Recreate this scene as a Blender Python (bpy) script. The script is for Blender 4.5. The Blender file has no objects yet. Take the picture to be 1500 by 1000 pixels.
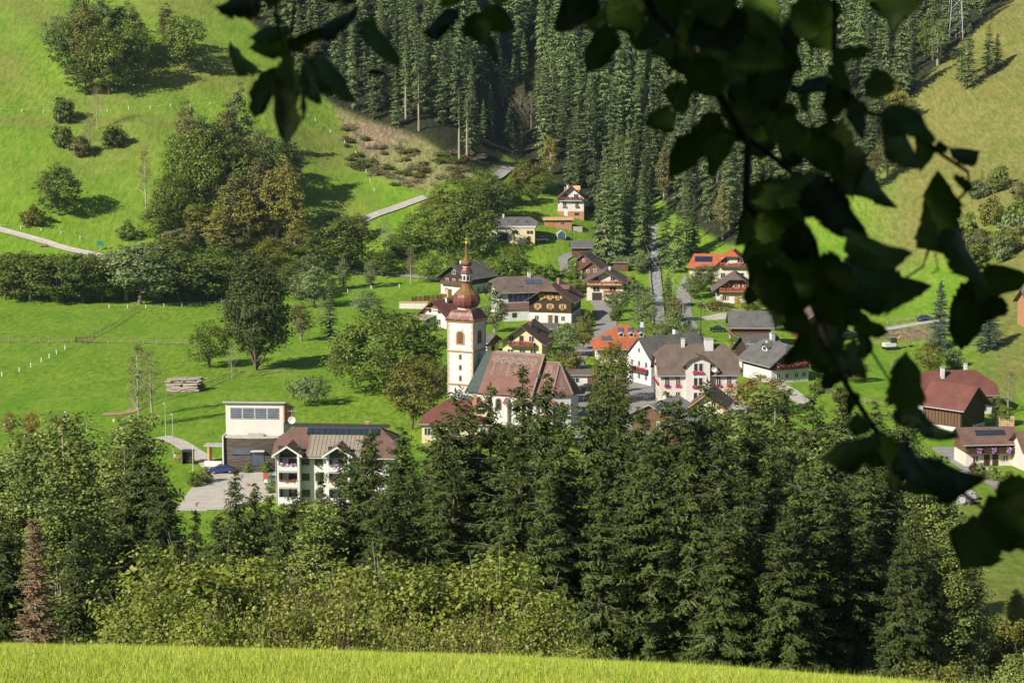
import bpy, math, random
import numpy as np
from mathutils import Vector, Matrix

# ------------------------------------------------------------------ camera
R = math.radians
SC = bpy.context.scene
CAM_Z, PITCH, FPX = 72.0, R(8.5), 2917.0        # FPX: focal length in pixels of a 1500 px wide picture
cam_d = bpy.data.cameras.new('camera'); cam = bpy.data.objects.new('camera', cam_d)
SC.collection.objects.link(cam); SC.camera = cam
cam.location = (0, 0, CAM_Z); cam.rotation_euler = (math.pi/2 - PITCH, 0, 0)
cam_d.sensor_width = 36.0; cam_d.lens = 36.0*FPX/1500.0
cam_d.clip_start = 0.05; cam_d.clip_end = 6000
cam_d.dof.use_dof = True; cam_d.dof.focus_distance = 330; cam_d.dof.aperture_fstop = 13.0

# ------------------------------------------------------------------ light
SUN_AZ, SUN_EL = R(229), R(33)                  # azimuth clockwise from +Y
sun_vec = Vector((math.sin(SUN_AZ)*math.cos(SUN_EL), math.cos(SUN_AZ)*math.cos(SUN_EL), math.sin(SUN_EL)))
w = bpy.data.worlds.new('World'); SC.world = w; w.use_nodes = True
nt = w.node_tree; sky = nt.nodes.new('ShaderNodeTexSky'); sky.sky_type = 'NISHITA'
sky.sun_disc = False; sky.sun_elevation = SUN_EL; sky.sun_rotation = SUN_AZ; sky.altitude = 700
nt.links.new(sky.outputs[0], nt.nodes['Background'].inputs[0]); nt.nodes['Background'].inputs[1].default_value = 0.055
sun_d = bpy.data.lights.new('sun', 'SUN'); sun_d.energy = 5.0; sun_d.angle = R(0.55); sun_d.color = (1.0, 0.945, 0.84)
sun = bpy.data.objects.new('sun', sun_d); SC.collection.objects.link(sun)
sun.rotation_euler = (-sun_vec).to_track_quat('-Z', 'Y').to_euler(); sun.location = (-100, -100, 200)
vs = SC.view_settings; vs.view_transform = 'Standard'; vs.look = 'None'; vs.exposure = 0.55; vs.gamma = 1.0
vs.use_curve_mapping = False
cy = SC.cycles
cy.max_bounces = 5; cy.diffuse_bounces = 2; cy.glossy_bounces = 2; cy.transmission_bounces = 3; cy.transparent_max_bounces = 4
cy.volume_bounces = 0; cy.use_denoising = True; cy.caustics_reflective = False; cy.caustics_refractive = False
cy.sample_clamp_indirect = 4.0; cy.use_adaptive_sampling = True; cy.adaptive_threshold = 0.012; cy.denoising_input_passes = 'RGB_ALBEDO_NORMAL'; cy.denoising_prefilter = 'ACCURATE'

# ------------------------------------------------------------------ helpers
COL = SC.collection
RNG = np.random.default_rng(7); random.seed(7)

def tag(o, label=None, cat=None, group=None, kind=None):
    if label: o['label'] = label
    if cat: o['category'] = cat
    if group: o['group'] = group
    if kind: o['kind'] = kind
    return o

def empty(name, loc=(0, 0, 0), rz=0.0, scale=None):
    o = bpy.data.objects.new(name, None); COL.objects.link(o); o.location = loc; o.rotation_euler = (0, 0, rz)
    o.empty_display_size = 0.3
    if scale is not None: o.scale = scale
    return o

def link(name, mesh, parent=None):
    o = bpy.data.objects.new(name, mesh); COL.objects.link(o)
    if parent is not None: o.parent = parent
    return o

def np_mesh(name, verts, quads, mat, smooth=False):
    """verts (n,3), quads (m,4) or (m,3) numpy -> mesh"""
    verts = np.asarray(verts, np.float32).reshape(-1, 3); quads = np.asarray(quads, np.int32)
    me = bpy.data.meshes.new(name); k = quads.shape[1]
    me.vertices.add(len(verts)); me.vertices.foreach_set('co', verts.ravel())
    me.loops.add(quads.size); me.loops.foreach_set('vertex_index', quads.ravel())
    me.polygons.add(len(quads))
    me.polygons.foreach_set('loop_start', np.arange(0, quads.size, k, dtype=np.int32))
    me.polygons.foreach_set('loop_total', np.full(len(quads), k, np.int32))
    if smooth: me.polygons.foreach_set('use_smooth', np.ones(len(quads), bool))
    me.update(calc_edges=True)
    if mat is not None: me.materials.append(mat)
    return me

class MB:
    """mesh builder"""
    def __init__(s): s.v = []; s.f = []
    def poly(s, pts):
        n = len(s.v); s.v += [tuple(p) for p in pts]; s.f.append(tuple(range(n, n+len(pts)))); return s
    def box(s, x0, x1, y0, y1, z0, z1):
        n = len(s.v); s.v += [(x, y, z) for z in (z0, z1) for (x, y) in ((x0, y0), (x1, y0), (x1, y1), (x0, y1))]
        s.f += [tuple(n+i for i in q) for q in ((0,3,2,1),(4,5,6,7),(0,1,5,4),(1,2,6,5),(2,3,7,6),(3,0,4,7))]; return s
    def obox(s, o, ux, uy, uz):
        """box from corner o with edge vectors"""
        o, ux, uy, uz = Vector(o), Vector(ux), Vector(uy), Vector(uz); n = len(s.v)
        for c in (o, o+uz): s.v += [tuple(p) for p in (c, c+ux, c+ux+uy, c+uy)]
        s.f += [tuple(n+i for i in q) for q in ((0,3,2,1),(4,5,6,7),(0,1,5,4),(1,2,6,5),(2,3,7,6),(3,0,4,7))]; return s
    def prism(s, poly, y0, y1):
        """poly in (x,z), extruded along y"""
        n = len(s.v); k = len(poly)
        s.v += [(x, y0, z) for x, z in poly] + [(x, y1, z) for x, z in poly]
        s.f.append(tuple(n+i for i in range(k))); s.f.append(tuple(n+k+i for i in reversed(range(k))))
        for i in range(k): j = (i+1) % k; s.f.append((n+j, n+i, n+k+i, n+k+j))
        return s
    def vprism(s, poly, z0, z1):
        n = len(s.v); k = len(poly)
        s.v += [(x, y, z0) for x, y in poly] + [(x, y, z1) for x, y in poly]
        s.f.append(tuple(n+i for i in reversed(range(k)))); s.f.append(tuple(n+k+i for i in range(k)))
        for i in range(k): j = (i+1) % k; s.f.append((n+i, n+j, n+k+j, n+k+i))
        return s
    def shell(s, verts, faces, t):
        """faces over verts, thickened downwards by t, one connected solid"""
        n = len(s.v); k = len(verts)
        s.v += [tuple(p) for p in verts] + [(p[0], p[1], p[2]-t) for p in verts]
        edges = {}
        for f in faces:
            s.f.append(tuple(n+i for i in f)); s.f.append(tuple(n+k+i for i in reversed(f)))
            for a, b in zip(f, f[1:]+f[:1]):
                if (b, a) in edges: edges.pop((b, a))
                else: edges[(a, b)] = 1
        for a, b in edges: s.f.append((n+b, n+a, n+k+a, n+k+b))
        return s
    def tube(s, pts, rad, k=6, cap=True):
        pts = [Vector(p) for p in pts]; n0 = len(s.v)
        if not hasattr(rad, '__len__'): rad = [rad]*len(pts)
        for i, p in enumerate(pts):
            d = (pts[min(i+1, len(pts)-1)]-pts[max(i-1, 0)]).normalized()
            a = d.cross(Vector((0, 0, 1)))
            if a.length < 1e-3: a = Vector((1, 0, 0))
            a.normalize(); b = d.cross(a)
            for j in range(k):
                t = 2*math.pi*j/k; s.v.append(tuple(p+rad[i]*(math.cos(t)*a+math.sin(t)*b)))
        for i in range(len(pts)-1):
            for j in range(k):
                a0 = n0+i*k+j; a1 = n0+i*k+(j+1) % k
                s.f.append((a0, a0+k, a1+k, a1))
        if cap:
            s.f.append(tuple(n0+j for j in range(k))); s.f.append(tuple(n0+(len(pts)-1)*k+j for j in reversed(range(k))))
        return s
    def lathe(s, prof, k=8, cx=0, cy_=0, rot=0.0):
        n0 = len(s.v)
        for r, z in prof:
            for j in range(k):
                t = 2*math.pi*(j+.5)/k+rot; s.v.append((cx+r*math.cos(t), cy_+r*math.sin(t), z))
        for i in range(len(prof)-1):
            for j in range(k):
                a0 = n0+i*k+j; a1 = n0+i*k+(j+1) % k; s.f.append((a0, a1, a1+k, a0+k))
        s.f.append(tuple(n0+j for j in reversed(range(k)))); s.f.append(tuple(n0+(len(prof)-1)*k+j for j in range(k)))
        return s
    def build(s, name, mat, parent=None, smooth=False):
        me = bpy.data.meshes.new(name); me.from_pydata(s.v, [], s.f); me.update()
        if mat is not None: me.materials.append(mat)
        if smooth: me.polygons.foreach_set('use_smooth', [True]*len(me.polygons))
        return link(name, me, parent)

# ------------------------------------------------------------------ materials
M = {}
def mat(key, c1, c2=None, scale=1.0, rough=.8, bump=0.0, spec=.3, metal=0.0, detail=4, stretch=None, c3=None, bscale=None):
    m = bpy.data.materials.new(key); m.use_nodes = True; t = m.node_tree; b = t.nodes['Principled BSDF']
    b.inputs['Roughness'].default_value = rough; b.inputs['Metallic'].default_value = metal
    b.inputs['Specular IOR Level'].default_value = spec
    if c2 is None: c2 = tuple(x*.86 for x in c1)
    tc = t.nodes.new('ShaderNodeTexCoord'); mp = t.nodes.new('ShaderNodeMapping'); t.links.new(tc.outputs['Object'], mp.inputs[0])
    if stretch: mp.inputs['Scale'].default_value = stretch
    nz = t.nodes.new('ShaderNodeTexNoise'); nz.inputs['Scale'].default_value = scale; nz.inputs['Detail'].default_value = detail
    nz.inputs['Roughness'].default_value = .65
    t.links.new(mp.outputs[0], nz.inputs[0])
    cr = t.nodes.new('ShaderNodeValToRGB'); cr.color_ramp.elements[0].position = .33; cr.color_ramp.elements[1].position = .68
    cr.color_ramp.elements[0].color = (*c1, 1); cr.color_ramp.elements[1].color = (*c2, 1)
    if c3: e = cr.color_ramp.elements.new(.5); e.color = (*c3, 1)
    t.links.new(nz.outputs[0], cr.inputs[0]); t.links.new(cr.outputs[0], b.inputs['Base Color'])
    if bump:
        bp = t.nodes.new('ShaderNodeBump'); bp.inputs['Strength'].default_value = bump; bp.inputs['Distance'].default_value = .05
        n2 = nz
        if bscale:
            n2 = t.nodes.new('ShaderNodeTexNoise'); n2.inputs['Scale'].default_value = bscale; t.links.new(mp.outputs[0], n2.inputs[0])
        t.links.new(n2.outputs[0], bp.inputs['Height']); t.links.new(bp.outputs[0], b.inputs['Normal'])
    M[key] = m; return m

def leafmat(key, cols, trans=.25, rough=.55, vary=.35, spec=.25):
    """foliage: colour from the random number of every leaf, brightness also from the object"""
    m = bpy.data.materials.new(key); m.use_nodes = True; t = m.node_tree; b = t.nodes['Principled BSDF']; out = t.nodes['Material Output']
    b.inputs['Roughness'].default_value = rough; b.inputs['Specular IOR Level'].default_value = spec
    g = t.nodes.new('ShaderNodeNewGeometry'); cr = t.nodes.new('ShaderNodeValToRGB')
    el = cr.color_ramp.elements
    el[0].color = (*cols[0], 1); el[1].color = (*cols[-1], 1)
    for i, c in enumerate(cols[1:-1]): e = el.new((i+1)/(len(cols)-1)); e.color = (*c, 1)
    t.links.new(g.outputs['Random Per Island'], cr.inputs[0])
    oi = t.nodes.new('ShaderNodeObjectInfo'); mr = t.nodes.new('ShaderNodeMapRange')
    mr.inputs['To Min'].default_value = 1-vary; mr.inputs['To Max'].default_value = 1+vary
    t.links.new(oi.outputs['Random'], mr.inputs['Value'])
    mx = t.nodes.new('ShaderNodeVectorMath'); mx.operation = 'SCALE'
    t.links.new(cr.outputs[0], mx.inputs[0]); t.links.new(mr.outputs[0], mx.inputs['Scale'])
    t.links.new(mx.outputs[0], b.inputs['Base Color'])
    tr = t.nodes.new('ShaderNodeBsdfTranslucent'); ms = t.nodes.new('ShaderNodeMixShader'); ms.inputs[0].default_value = trans
    t.links.new(mx.outputs[0], tr.inputs[0]); t.links.new(b.outputs[0], ms.inputs[1]); t.links.new(tr.outputs[0], ms.inputs[2])
    t.links.new(ms.outputs[0], out.inputs[0]); M[key] = m; return m

mat('white', (.64,.63,.61), (.50,.48,.45), .45, .9, .1)
mat('cream', (0.605,0.554,0.420), (0.538,0.487,0.370), .6, .9)
mat('yellow', (0.638,0.554,0.336), (0.571,0.487,0.294), .6, .9)
mat('pink', (.62,.55,.48), (.56,.48,.41), .6, .9)
mat('palepink', (.64,.59,.54), (.58,.53,.48), .6, .9)
mat('ochre', (0.422,0.245,0.122), (0.354,0.190,0.088), 1.2, .9)
mat('quoin', (.52,.36,.25), (.44,.28,.18), 1.2, .9)
mat('stone', (.36,.31,.26), (.22,.19,.16), 1.6, .95, .4)
mat('brick', (.45,.22,.12), (.36,.17,.09), 2, .9)
mat('wood_dark', (.060,.034,.022), (.032,.019,.013), .9, .8, .3, stretch=(6,6,.5))
mat('wood_mid', (.16,.085,.045), (.09,.048,.028), .9, .8, .3, stretch=(6,6,.5))
mat('wood_red', (.17,.06,.035), (.10,.035,.022), .9, .8, .3, stretch=(6,6,.5))
mat('wood_orange', (.46,.22,.07), (.34,.14,.04), .9, .7, .2, stretch=(1,1,6))
mat('wood_grey', (.13,.105,.085), (.045,.036,.028), .8, .9, .4, stretch=(.6,.6,5))
mat('timber_new', (.58,.36,.16), (.48,.28,.12), .9, .7)
mat('roof_brown', (0.156,0.114,0.090), (0.098,0.070,0.056), .5, .85, .6, c3=(0.129,0.094,0.075), bscale=6)
mat('roof_grey', (0.129,0.122,0.116), (0.078,0.075,0.071), .5, .85, .6, c3=(0.109,0.102,0.095), bscale=6)
mat('roof_red', (0.170,0.065,0.048), (0.112,0.042,0.034), .5, .8, .6, c3=(0.143,0.054,0.041), bscale=6)
mat('roof_orange', (0.394,0.116,0.048), (0.313,0.082,0.034), .7, .75, .5, bscale=6)
mat('roof_redbrown', (0.172,0.098,0.076), (0.115,0.067,0.053), .5, .85, .6, c3=(0.147,0.083,0.064), bscale=6)
mat('roof_beige', (0.286,0.245,0.184), (0.231,0.197,0.150), .8, .6)
mat('roof_church', (0.213,0.103,0.083), (0.144,0.069,0.057), .5, .8, .6, c3=(0.184,0.090,0.071), bscale=7)
mat('tile_pale', (0.245,0.204,0.163), (0.190,0.156,0.122), 2, .85)
mat('copper_green', (.060,.082,.066), (.038,.054,.048), 1.5, .7)
mat('copper_red', (.17,.050,.036), (.26,.17,.14), .8, .45, .15, c3=(.14,.042,.032), stretch=(1.5,1.5,.3))
mat('copper_moss', (.20,.135,.022), (.16,.060,.036), 1.1, .6, .15, stretch=(1.5,1.5,.5))
mat('roof_ash', (.27,.26,.245), (.17,.165,.155), .5, .85, .5, c3=(.23,.22,.21), bscale=6, stretch=(1,4,1))
mat('gold', (.80,.52,.10), None, 1, .35, metal=.7)
mat('metal', (.50,.50,.50), (.42,.42,.42), 2, .5, metal=.3)
mat('metal_dark', (.06,.06,.065), None, 2, .5, metal=.3)
mat('concrete', (0.407,0.380,0.345), (0.319,0.300,0.265), .7, .95, .2)
mat('asphalt', (0.299,0.281,0.260), (0.221,0.210,0.194), .35, .95, .2)
mat('gravel', (0.502,0.452,0.382), (0.382,0.346,0.286), .5, .95, .3)
mat('glass', (.025,.03,.035), (.04,.045,.05), .8, .12, spec=.6)
mat('glass_blue', (.05,.07,.11), (.08,.11,.16), .8, .15, spec=.6)
mat('solar', (.012,.022,.06), (.02,.035,.09), 1, .2, spec=.7)
mat('solar_dark', (.02,.03,.04), (.03,.045,.06), 1, .25, spec=.6)
mat('frame_white', (0.655,0.638,0.605), None, 2, .7)
mat('frame_brown', (.16,.08,.04), None, 2, .7)
mat('shutter_orange', (.60,.26,.05), (.50,.20,.04), 3, .7)
mat('shutter_green', (.08,.12,.07), None, 3, .7)
mat('bark', (.20,.16,.12), (.10,.08,.06), 1.5, .95, .6, stretch=(3,3,.6))
mat('bark_pale', (.42,.36,.29), (.24,.20,.16), 1.5, .9, .5, stretch=(3,3,.6))
mat('stem_red', (.26,.17,.11), (.14,.09,.06), 2, .9, .3, stretch=(3,3,.6))
mat('bark_birch', (.62,.58,.50), (.20,.17,.14), 1.2, .8, .3, stretch=(1,1,2.5))
mat('twig_dark', (.035,.026,.016), (.02,.015,.01), 8, .9, .3)
mat('fence_wood', (.34,.27,.18), (.22,.17,.11), 2, .9, .3)
mat('post_white', (0.672,0.672,0.655), None, 2, .6)
mat('rubber', (.02,.02,.02), None, 2, .8)
mat('chrome', (.6,.6,.62), None, 2, .25, metal=.9)
for k, c in dict(blue=(.02,.04,.20), silver=(.48,.50,.52), black=(.015,.016,.02), darkgreen=(.01,.022,.02), navy=(.03,.04,.12), white=(.75,.75,.74)).items():
    mat('paint_'+k, c, c, 1, .2, spec=.7)
mat('earth', (.40,.27,.17), (.28,.18,.11), .4, .95, .5)
mat('log_end', (.50,.36,.22), (.38,.26,.16), 3, .9)
mat('canvas', (0.672,0.664,0.638), (0.605,0.596,0.571), 1, .8)
mat('excavator', (.55,.33,.04), (.45,.26,.03), 2, .5)
mat('skin', (.50,.32,.23), None, 3, .6)
mat('cloth_red', (.45,.08,.06), None, 3, .9); mat('cloth_pale', (.60,.55,.48), None, 3, .9); mat('cloth_dark', (.05,.05,.07), None, 3, .9)
mat('hair', (.05,.03,.02), None, 3, .7)
mat('sign_green', (.03,.22,.12), None, 3, .6)
mat('boulder', (.36,.35,.33), (.22,.21,.20), .8, .95, .6)
leafmat('fl_pink', [(.50,.02,.12),(.62,.04,.18),(.10,.16,.04)], .1)
leafmat('fl_red', [(.55,.05,.04),(.60,.12,.14),(.10,.16,.04)], .1)
leafmat('fl_yellow', [(.70,.42,.04),(.60,.55,.05),(.12,.18,.04)], .1)
leafmat('fl_purple', [(.40,.12,.50),(.50,.25,.55),(.12,.18,.04)], .1)
# foliage
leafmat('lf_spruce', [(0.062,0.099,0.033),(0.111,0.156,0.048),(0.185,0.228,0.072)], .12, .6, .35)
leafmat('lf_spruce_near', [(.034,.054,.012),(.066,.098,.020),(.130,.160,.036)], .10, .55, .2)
leafmat('lf_oak', [(0.040,0.057,0.013),(0.062,0.081,0.017),(0.090,0.108,0.022)], .15, .55, .1)
leafmat('lf_bluespruce', [(.035,.065,.055),(.06,.095,.075),(.085,.12,.09)], .1, .6, .15)
leafmat('lf_green', [(0.090,0.138,0.017),(0.140,0.194,0.025),(0.206,0.253,0.039)], .25, .5, .22)
leafmat('lf_dark', [(0.063,0.098,0.015),(0.099,0.138,0.021),(0.148,0.182,0.029)], .2, .5, .2)
leafmat('lf_greygreen', [(0.115,0.162,0.056),(0.166,0.214,0.075),(0.223,0.268,0.099)], .2, .6, .2)
leafmat('lf_olive', [(0.118,0.136,0.020),(0.168,0.179,0.029),(0.213,0.183,0.035)], .25, .5, .2)
leafmat('lf_brown', [(0.149,0.149,0.048),(0.201,0.190,0.063),(0.172,0.178,0.048)], .2, .6, .2)
leafmat('lf_yellow', [(0.232,0.228,0.043),(0.302,0.278,0.055),(0.206,0.210,0.043)], .25, .5, .2)
leafmat('lf_orange', [(0.330,0.158,0.038),(0.270,0.180,0.045),(0.180,0.173,0.045)], .25, .5, .15)
leafmat('lf_dead', [(.25,.165,.090),(.31,.210,.120),(.20,.135,.075)], .1, .8, .1)
leafmat('lf_hazel', [(0.118,0.165,0.020),(0.174,0.230,0.031),(0.263,0.295,0.050),(0.336,0.307,0.066)], .3, .5, .15, .3)
leafmat('lf_poplar', [(0.118,0.166,0.033),(0.187,0.237,0.051),(0.281,0.321,0.083)], .25, .45, .2, .35)
leafmat('lf_tan', [(.27,.20,.125),(.21,.155,.095),(.15,.15,.05)], .15, .8, .2)
leafmat('lf_purple', [(.06,.02,.025),(.09,.03,.03),(.06,.035,.02)], .15, .5, .2)
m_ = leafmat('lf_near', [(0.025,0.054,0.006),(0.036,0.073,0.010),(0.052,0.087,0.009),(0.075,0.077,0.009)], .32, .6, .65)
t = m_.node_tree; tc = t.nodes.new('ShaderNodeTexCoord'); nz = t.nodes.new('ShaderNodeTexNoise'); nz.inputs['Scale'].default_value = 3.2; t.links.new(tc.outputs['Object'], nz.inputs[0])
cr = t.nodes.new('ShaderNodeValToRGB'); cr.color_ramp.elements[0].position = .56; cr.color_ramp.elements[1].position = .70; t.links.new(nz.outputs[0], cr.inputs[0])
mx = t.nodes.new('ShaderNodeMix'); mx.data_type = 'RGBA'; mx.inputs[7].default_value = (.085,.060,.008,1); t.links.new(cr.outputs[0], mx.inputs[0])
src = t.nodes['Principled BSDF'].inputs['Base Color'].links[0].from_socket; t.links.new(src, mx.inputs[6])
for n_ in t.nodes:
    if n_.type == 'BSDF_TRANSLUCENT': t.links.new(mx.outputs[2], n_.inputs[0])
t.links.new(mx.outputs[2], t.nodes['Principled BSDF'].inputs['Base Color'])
leafmat('lf_grass', [(.28,.42,.028),(.42,.54,.05),(.58,.62,.085),(.74,.68,.22)], .35, .55, 0, .3)
# ------------------------------------------------------------------ terrain
SP, CP = math.sin(PITCH), math.cos(PITCH)
def ray(px, py):
    a = (px-750)/FPX; b = (500-py)/FPX
    y = CP+b*SP; return a/y, (-SP+b*CP)/y          # x per metre of y, z per metre of y
def U(px): return (px-750)/FPX/.99
def fgc(px, right=False):
    """profile of the slope below the viewpoint: a meadow edge 22 m out whose crest falls gently to the right"""
    tt = np.interp(px, [0, 400, 700, 950, 1250, 1500], [.2215, .2250, .2285, .2335, .2425, .2540]); e_ = 70.3-22*tt
    if right: return [(-60, 84), (0, 70.3), (21, 70.3-21*tt), (24, e_-1.0), (40, 56.5), (55, 50), (110, 34), (160, 21), (220, 12.5), (290, 2), (338, 0)]
    return [(-60, 84), (0, 70.3), (21, 70.3-21*tt), (24, e_-.95), (40, 58.2), (55, 52.4), (110, 32), (170, 12.5), (220, 4), (290, 0)]
PROF = {
 -500: fgc(-500)+[(560,2),(600,20),(700,66),(800,112),(1000,195),(1500,360)],
 0:    fgc(0)+[(560,.5),(578,5.5),(592,14),(700,62.5),(800,107),(1000,190),(1500,350)],
 250:  fgc(250)+[(560,0),(578,3.5),(596,12),(700,60),(800,105),(1000,185),(1500,340)],
 400:  fgc(400)+[(560,0),(585,2.5),(602,7),(640,24),(700,52),(800,98),(1000,180),(1500,330)],
 500:  fgc(500)+[(560,0),(595,2.5),(608,3.2),(640,16.8),(706,44.5),(800,88),(1000,170),(1500,320)],
 650:  fgc(650)+[(560,0),(602,4),(650,22.3),(700,41),(800,80),(1000,165),(1500,320)],
 700:  fgc(700)+[(558,0),(590,3),(604,10),(650,22),(692,35),(760,56),(850,96),(1000,160),(1500,320)],
 740:  fgc(740)+[(556,0),(578,2),(600,12.6),(622,15),(690,27),(760,33),(850,58),(1000,135),(1500,320)],
 785:  fgc(785)+[(556,0),(576,2),(600,11),(640,15.5),(690,25),(760,36),(850,64),(1000,140),(1500,320)],
 835:  fgc(835)+[(556,0),(575,1.5),(600,8.5),(640,16),(680,25),(750,50),(900,110),(1000,150),(1500,320)],
 900:  fgc(900)+[(545,0),(580,1.5),(620,7),(660,14),(720,28),(900,90),(1100,170),(1500,320)],
 960:  fgc(960)+[(520,0),(622,6),(700,13),(760,22),(900,62),(1100,150),(1500,320)],
 1040: fgc(1040)+[(540,0),(575,4),(600,6.5),(640,18),(720,45),(900,110),(1100,190),(1500,340)],
 1200: fgc(1200)+[(520,0),(560,4),(600,12),(680,42),(800,90),(1100,200),(1500,340)],
 1300: fgc(1300, True)+[(480,0),(545,2),(570,8),(640,31.7),(700,56.6),(800,95),(1100,210),(1500,350)],
 1400: fgc(1400, True)+[(430,0),(500,3),(560,14),(640,38),(710,67),(800,105),(1100,220),(1500,360)],
 1500: fgc(1500, True)+[(390,0),(430,2.5),(500,10),(570,24),(640,46),(720,76),(1100,230),(1500,370)],
 2000: fgc(2000, True)+[(360,0),(400,6),(500,30),(570,50),(640,75),(720,105),(1100,260),(1500,380)],
}
_DG = np.arange(-60, 1500.5, 1.0)
_pc = sorted(PROF); _tab = np.array([np.interp(_DG, *zip(*PROF[p])) for p in _pc])
def _gs(a, s, ax):
    r = int(3*s)+1; k = np.exp(-.5*(np.arange(-r, r+1)/s)**2); k /= k.sum()
    return np.apply_along_axis(lambda v: np.convolve(np.pad(v, r, mode='edge'), k, 'valid'), ax, a)
_bl = np.clip((_DG-60)/60, 0, 1)
_tab = _gs(_tab, 2.0, 1)*(1-_bl)+_gs(_tab, 7.0, 1)*_bl
_UG = np.linspace(U(-500), U(2000), 240)
_T = np.array([np.interp(_UG, [U(p) for p in _pc], _tab[:, j]) for j in range(len(_DG))]).T
_T = _gs(_T, 3.0, 0)
def hgt(x, y):
    x = np.asarray(x, float); y = np.asarray(y, float)
    u = x/np.maximum(y, 25.0)
    i = np.clip((u-_UG[0])/(_UG[1]-_UG[0]), 0, len(_UG)-1.001); j = np.clip(y+60, 0, len(_DG)-1.001)
    i0 = i.astype(int); j0 = j.astype(int); fi = i-i0; fj = j-j0
    z = (_T[i0, j0]*(1-fi)*(1-fj)+_T[i0+1, j0]*fi*(1-fj)+_T[i0, j0+1]*(1-fi)*fj+_T[i0+1, j0+1]*fi*fj)
    n = .35*np.sin(x*.11+y*.07)+.3*np.sin(x*.05-y*.13+1)+.12*np.sin(x*.31+y*.23)
    return z+n*np.clip((y-240)/80, 0, 1)*np.clip(.35+(y-560)/120, .35, 1.2)
def H(x, y): return float(hgt(x, y))
def gp(px, py, d0=225.0):
    """where the view ray through a pixel of the photograph meets the ground, beyond distance d0"""
    a, s = ray(px, py); d = np.arange(d0, 1450, .5); g = CAM_Z+s*d-hgt(a*d, d)
    k = np.argmax(g < 0) if (g < 0).any() else len(d)-1
    if k > 0 and g[k] < 0: t = g[k-1]/(g[k-1]-g[k]); dd = d[k-1]+t*.5
    else: dd = d[k]
    return Vector((a*dd, dd, H(a*dd, dd)))
def scl(p): return FPX/(p.y*CP+ (CAM_Z-p.z)*SP)      # pixels per metre at a point

def zone_noise(x, y): return .5+.25*np.sin(x*.09+1.3*np.sin(y*.05))+.25*np.sin(y*.11+1.7*np.sin(x*.07))
# sheet in (u, y)
ys = np.concatenate([np.arange(-40, 60, .8), np.arange(60, 240, 2.5), np.arange(240, 820, 1.6), np.arange(820, 1500, 12)])
us = np.concatenate([np.linspace(U(-500), U(-60), 24, endpoint=False), np.linspace(U(-60), U(1560), 330, endpoint=False), np.linspace(U(1560), U(2000), 25)])
UU, YY = np.meshgrid(us, ys); XX = UU*np.maximum(YY, 25.0); ZZ = hgt(XX, YY)
nu, ny = len(us), len(ys)
idx = np.arange(nu*ny).reshape(ny, nu)
q = np.stack([idx[:-1, :-1], idx[:-1, 1:], idx[1:, 1:], idx[1:, :-1]], -1).reshape(-1, 4)

gm = bpy.data.materials.new('meadow'); gm.use_nodes = True; t = gm.node_tree; b = t.nodes['Principled BSDF']
b.inputs['Roughness'].default_value = .95; b.inputs['Specular IOR Level'].default_value = .1
def nd(kind, **kw):
    n = t.nodes.new(kind)
    for k, v in kw.items(): setattr(n, k, v)
    return n
tc = nd('ShaderNodeTexCoord')
def noise(sc, det=5, rough=.6, stretch=None):
    n = nd('ShaderNodeTexNoise'); n.inputs['Scale'].default_value = sc; n.inputs['Detail'].default_value = det; n.inputs['Roughness'].default_value = rough
    if stretch:
        mp = nd('ShaderNodeMapping'); mp.inputs['Scale'].default_value = stretch; t.links.new(tc.outputs['Object'], mp.inputs[0]); t.links.new(mp.outputs[0], n.inputs[0])
    else: t.links.new(tc.outputs['Object'], n.inputs[0])
    return n.outputs[0]
def ramp(f, *stops):
    r = nd('ShaderNodeValToRGB'); e = r.color_ramp.elements
    e[0].position, e[0].color = stops[0][0], (*stops[0][1], 1); e[1].position, e[1].color = stops[-1][0], (*stops[-1][1], 1)
    for p, c in stops[1:-1]: k = e.new(p); k.color = (*c, 1)
    t.links.new(f, r.inputs[0]); return r.outputs[0]
def mix(f, a, c, mode='MIX'):
    m = nd('ShaderNodeMix', data_type='RGBA', blend_type=mode)
    if isinstance(f, float): m.inputs[0].default_value = f
    else: t.links.new(f, m.inputs[0])
    t.links.new(a, m.inputs[6]); t.links.new(c, m.inputs[7]); return m.outputs[2]
fine = noise(.85, 5, .75, (1, .3, .3)); mid = noise(.09, 5, .65); big = noise(.018, 3, .5); streak = noise(.35, 4, .7, (.5, .16, .16))
meadow = mix(.5, ramp(mid, (.36, (.094,.208,.011)), (.5, (.120,.246,.015)), (.64, (.168,.270,.026))), ramp(fine, (.38, (.054,.132,.009)), (.5, (.126,.246,.015)), (.62, (.230,.312,.046))))
meadow = mix(.35, meadow, ramp(streak, (.4, (.088,.200,.010)), (.6, (.245,.320,.036))))
meadow = mix(ramp(big, (.40, (0,0,0)), (.62, (.55,.55,.55))), meadow, ramp(fine, (.38, (.085,.160,.010)), (.5, (.160,.255,.018)), (.62, (.26,.32,.050))))
dry = mix(.5, ramp(mid, (.36, (.130,.165,.028)), (.64, (.215,.190,.058))), ramp(fine, (.36, (.065,.095,.016)), (.5, (.170,.170,.042)), (.66, (.30,.26,.105))))
earth = mix(.5, ramp(mid, (.38, (.25,.165,.105)), (.5, (.13,.115,.055)), (.62, (.22,.15,.095))), ramp(fine, (.40, (.07,.065,.028)), (.5, (.23,.165,.105)), (.60, (.42,.32,.23))))
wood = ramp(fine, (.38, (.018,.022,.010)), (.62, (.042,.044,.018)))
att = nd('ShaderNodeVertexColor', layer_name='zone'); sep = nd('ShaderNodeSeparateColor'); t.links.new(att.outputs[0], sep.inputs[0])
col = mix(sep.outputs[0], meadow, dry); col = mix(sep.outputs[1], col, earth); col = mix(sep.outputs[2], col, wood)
t.links.new(col, b.inputs['Base Color'])
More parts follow.
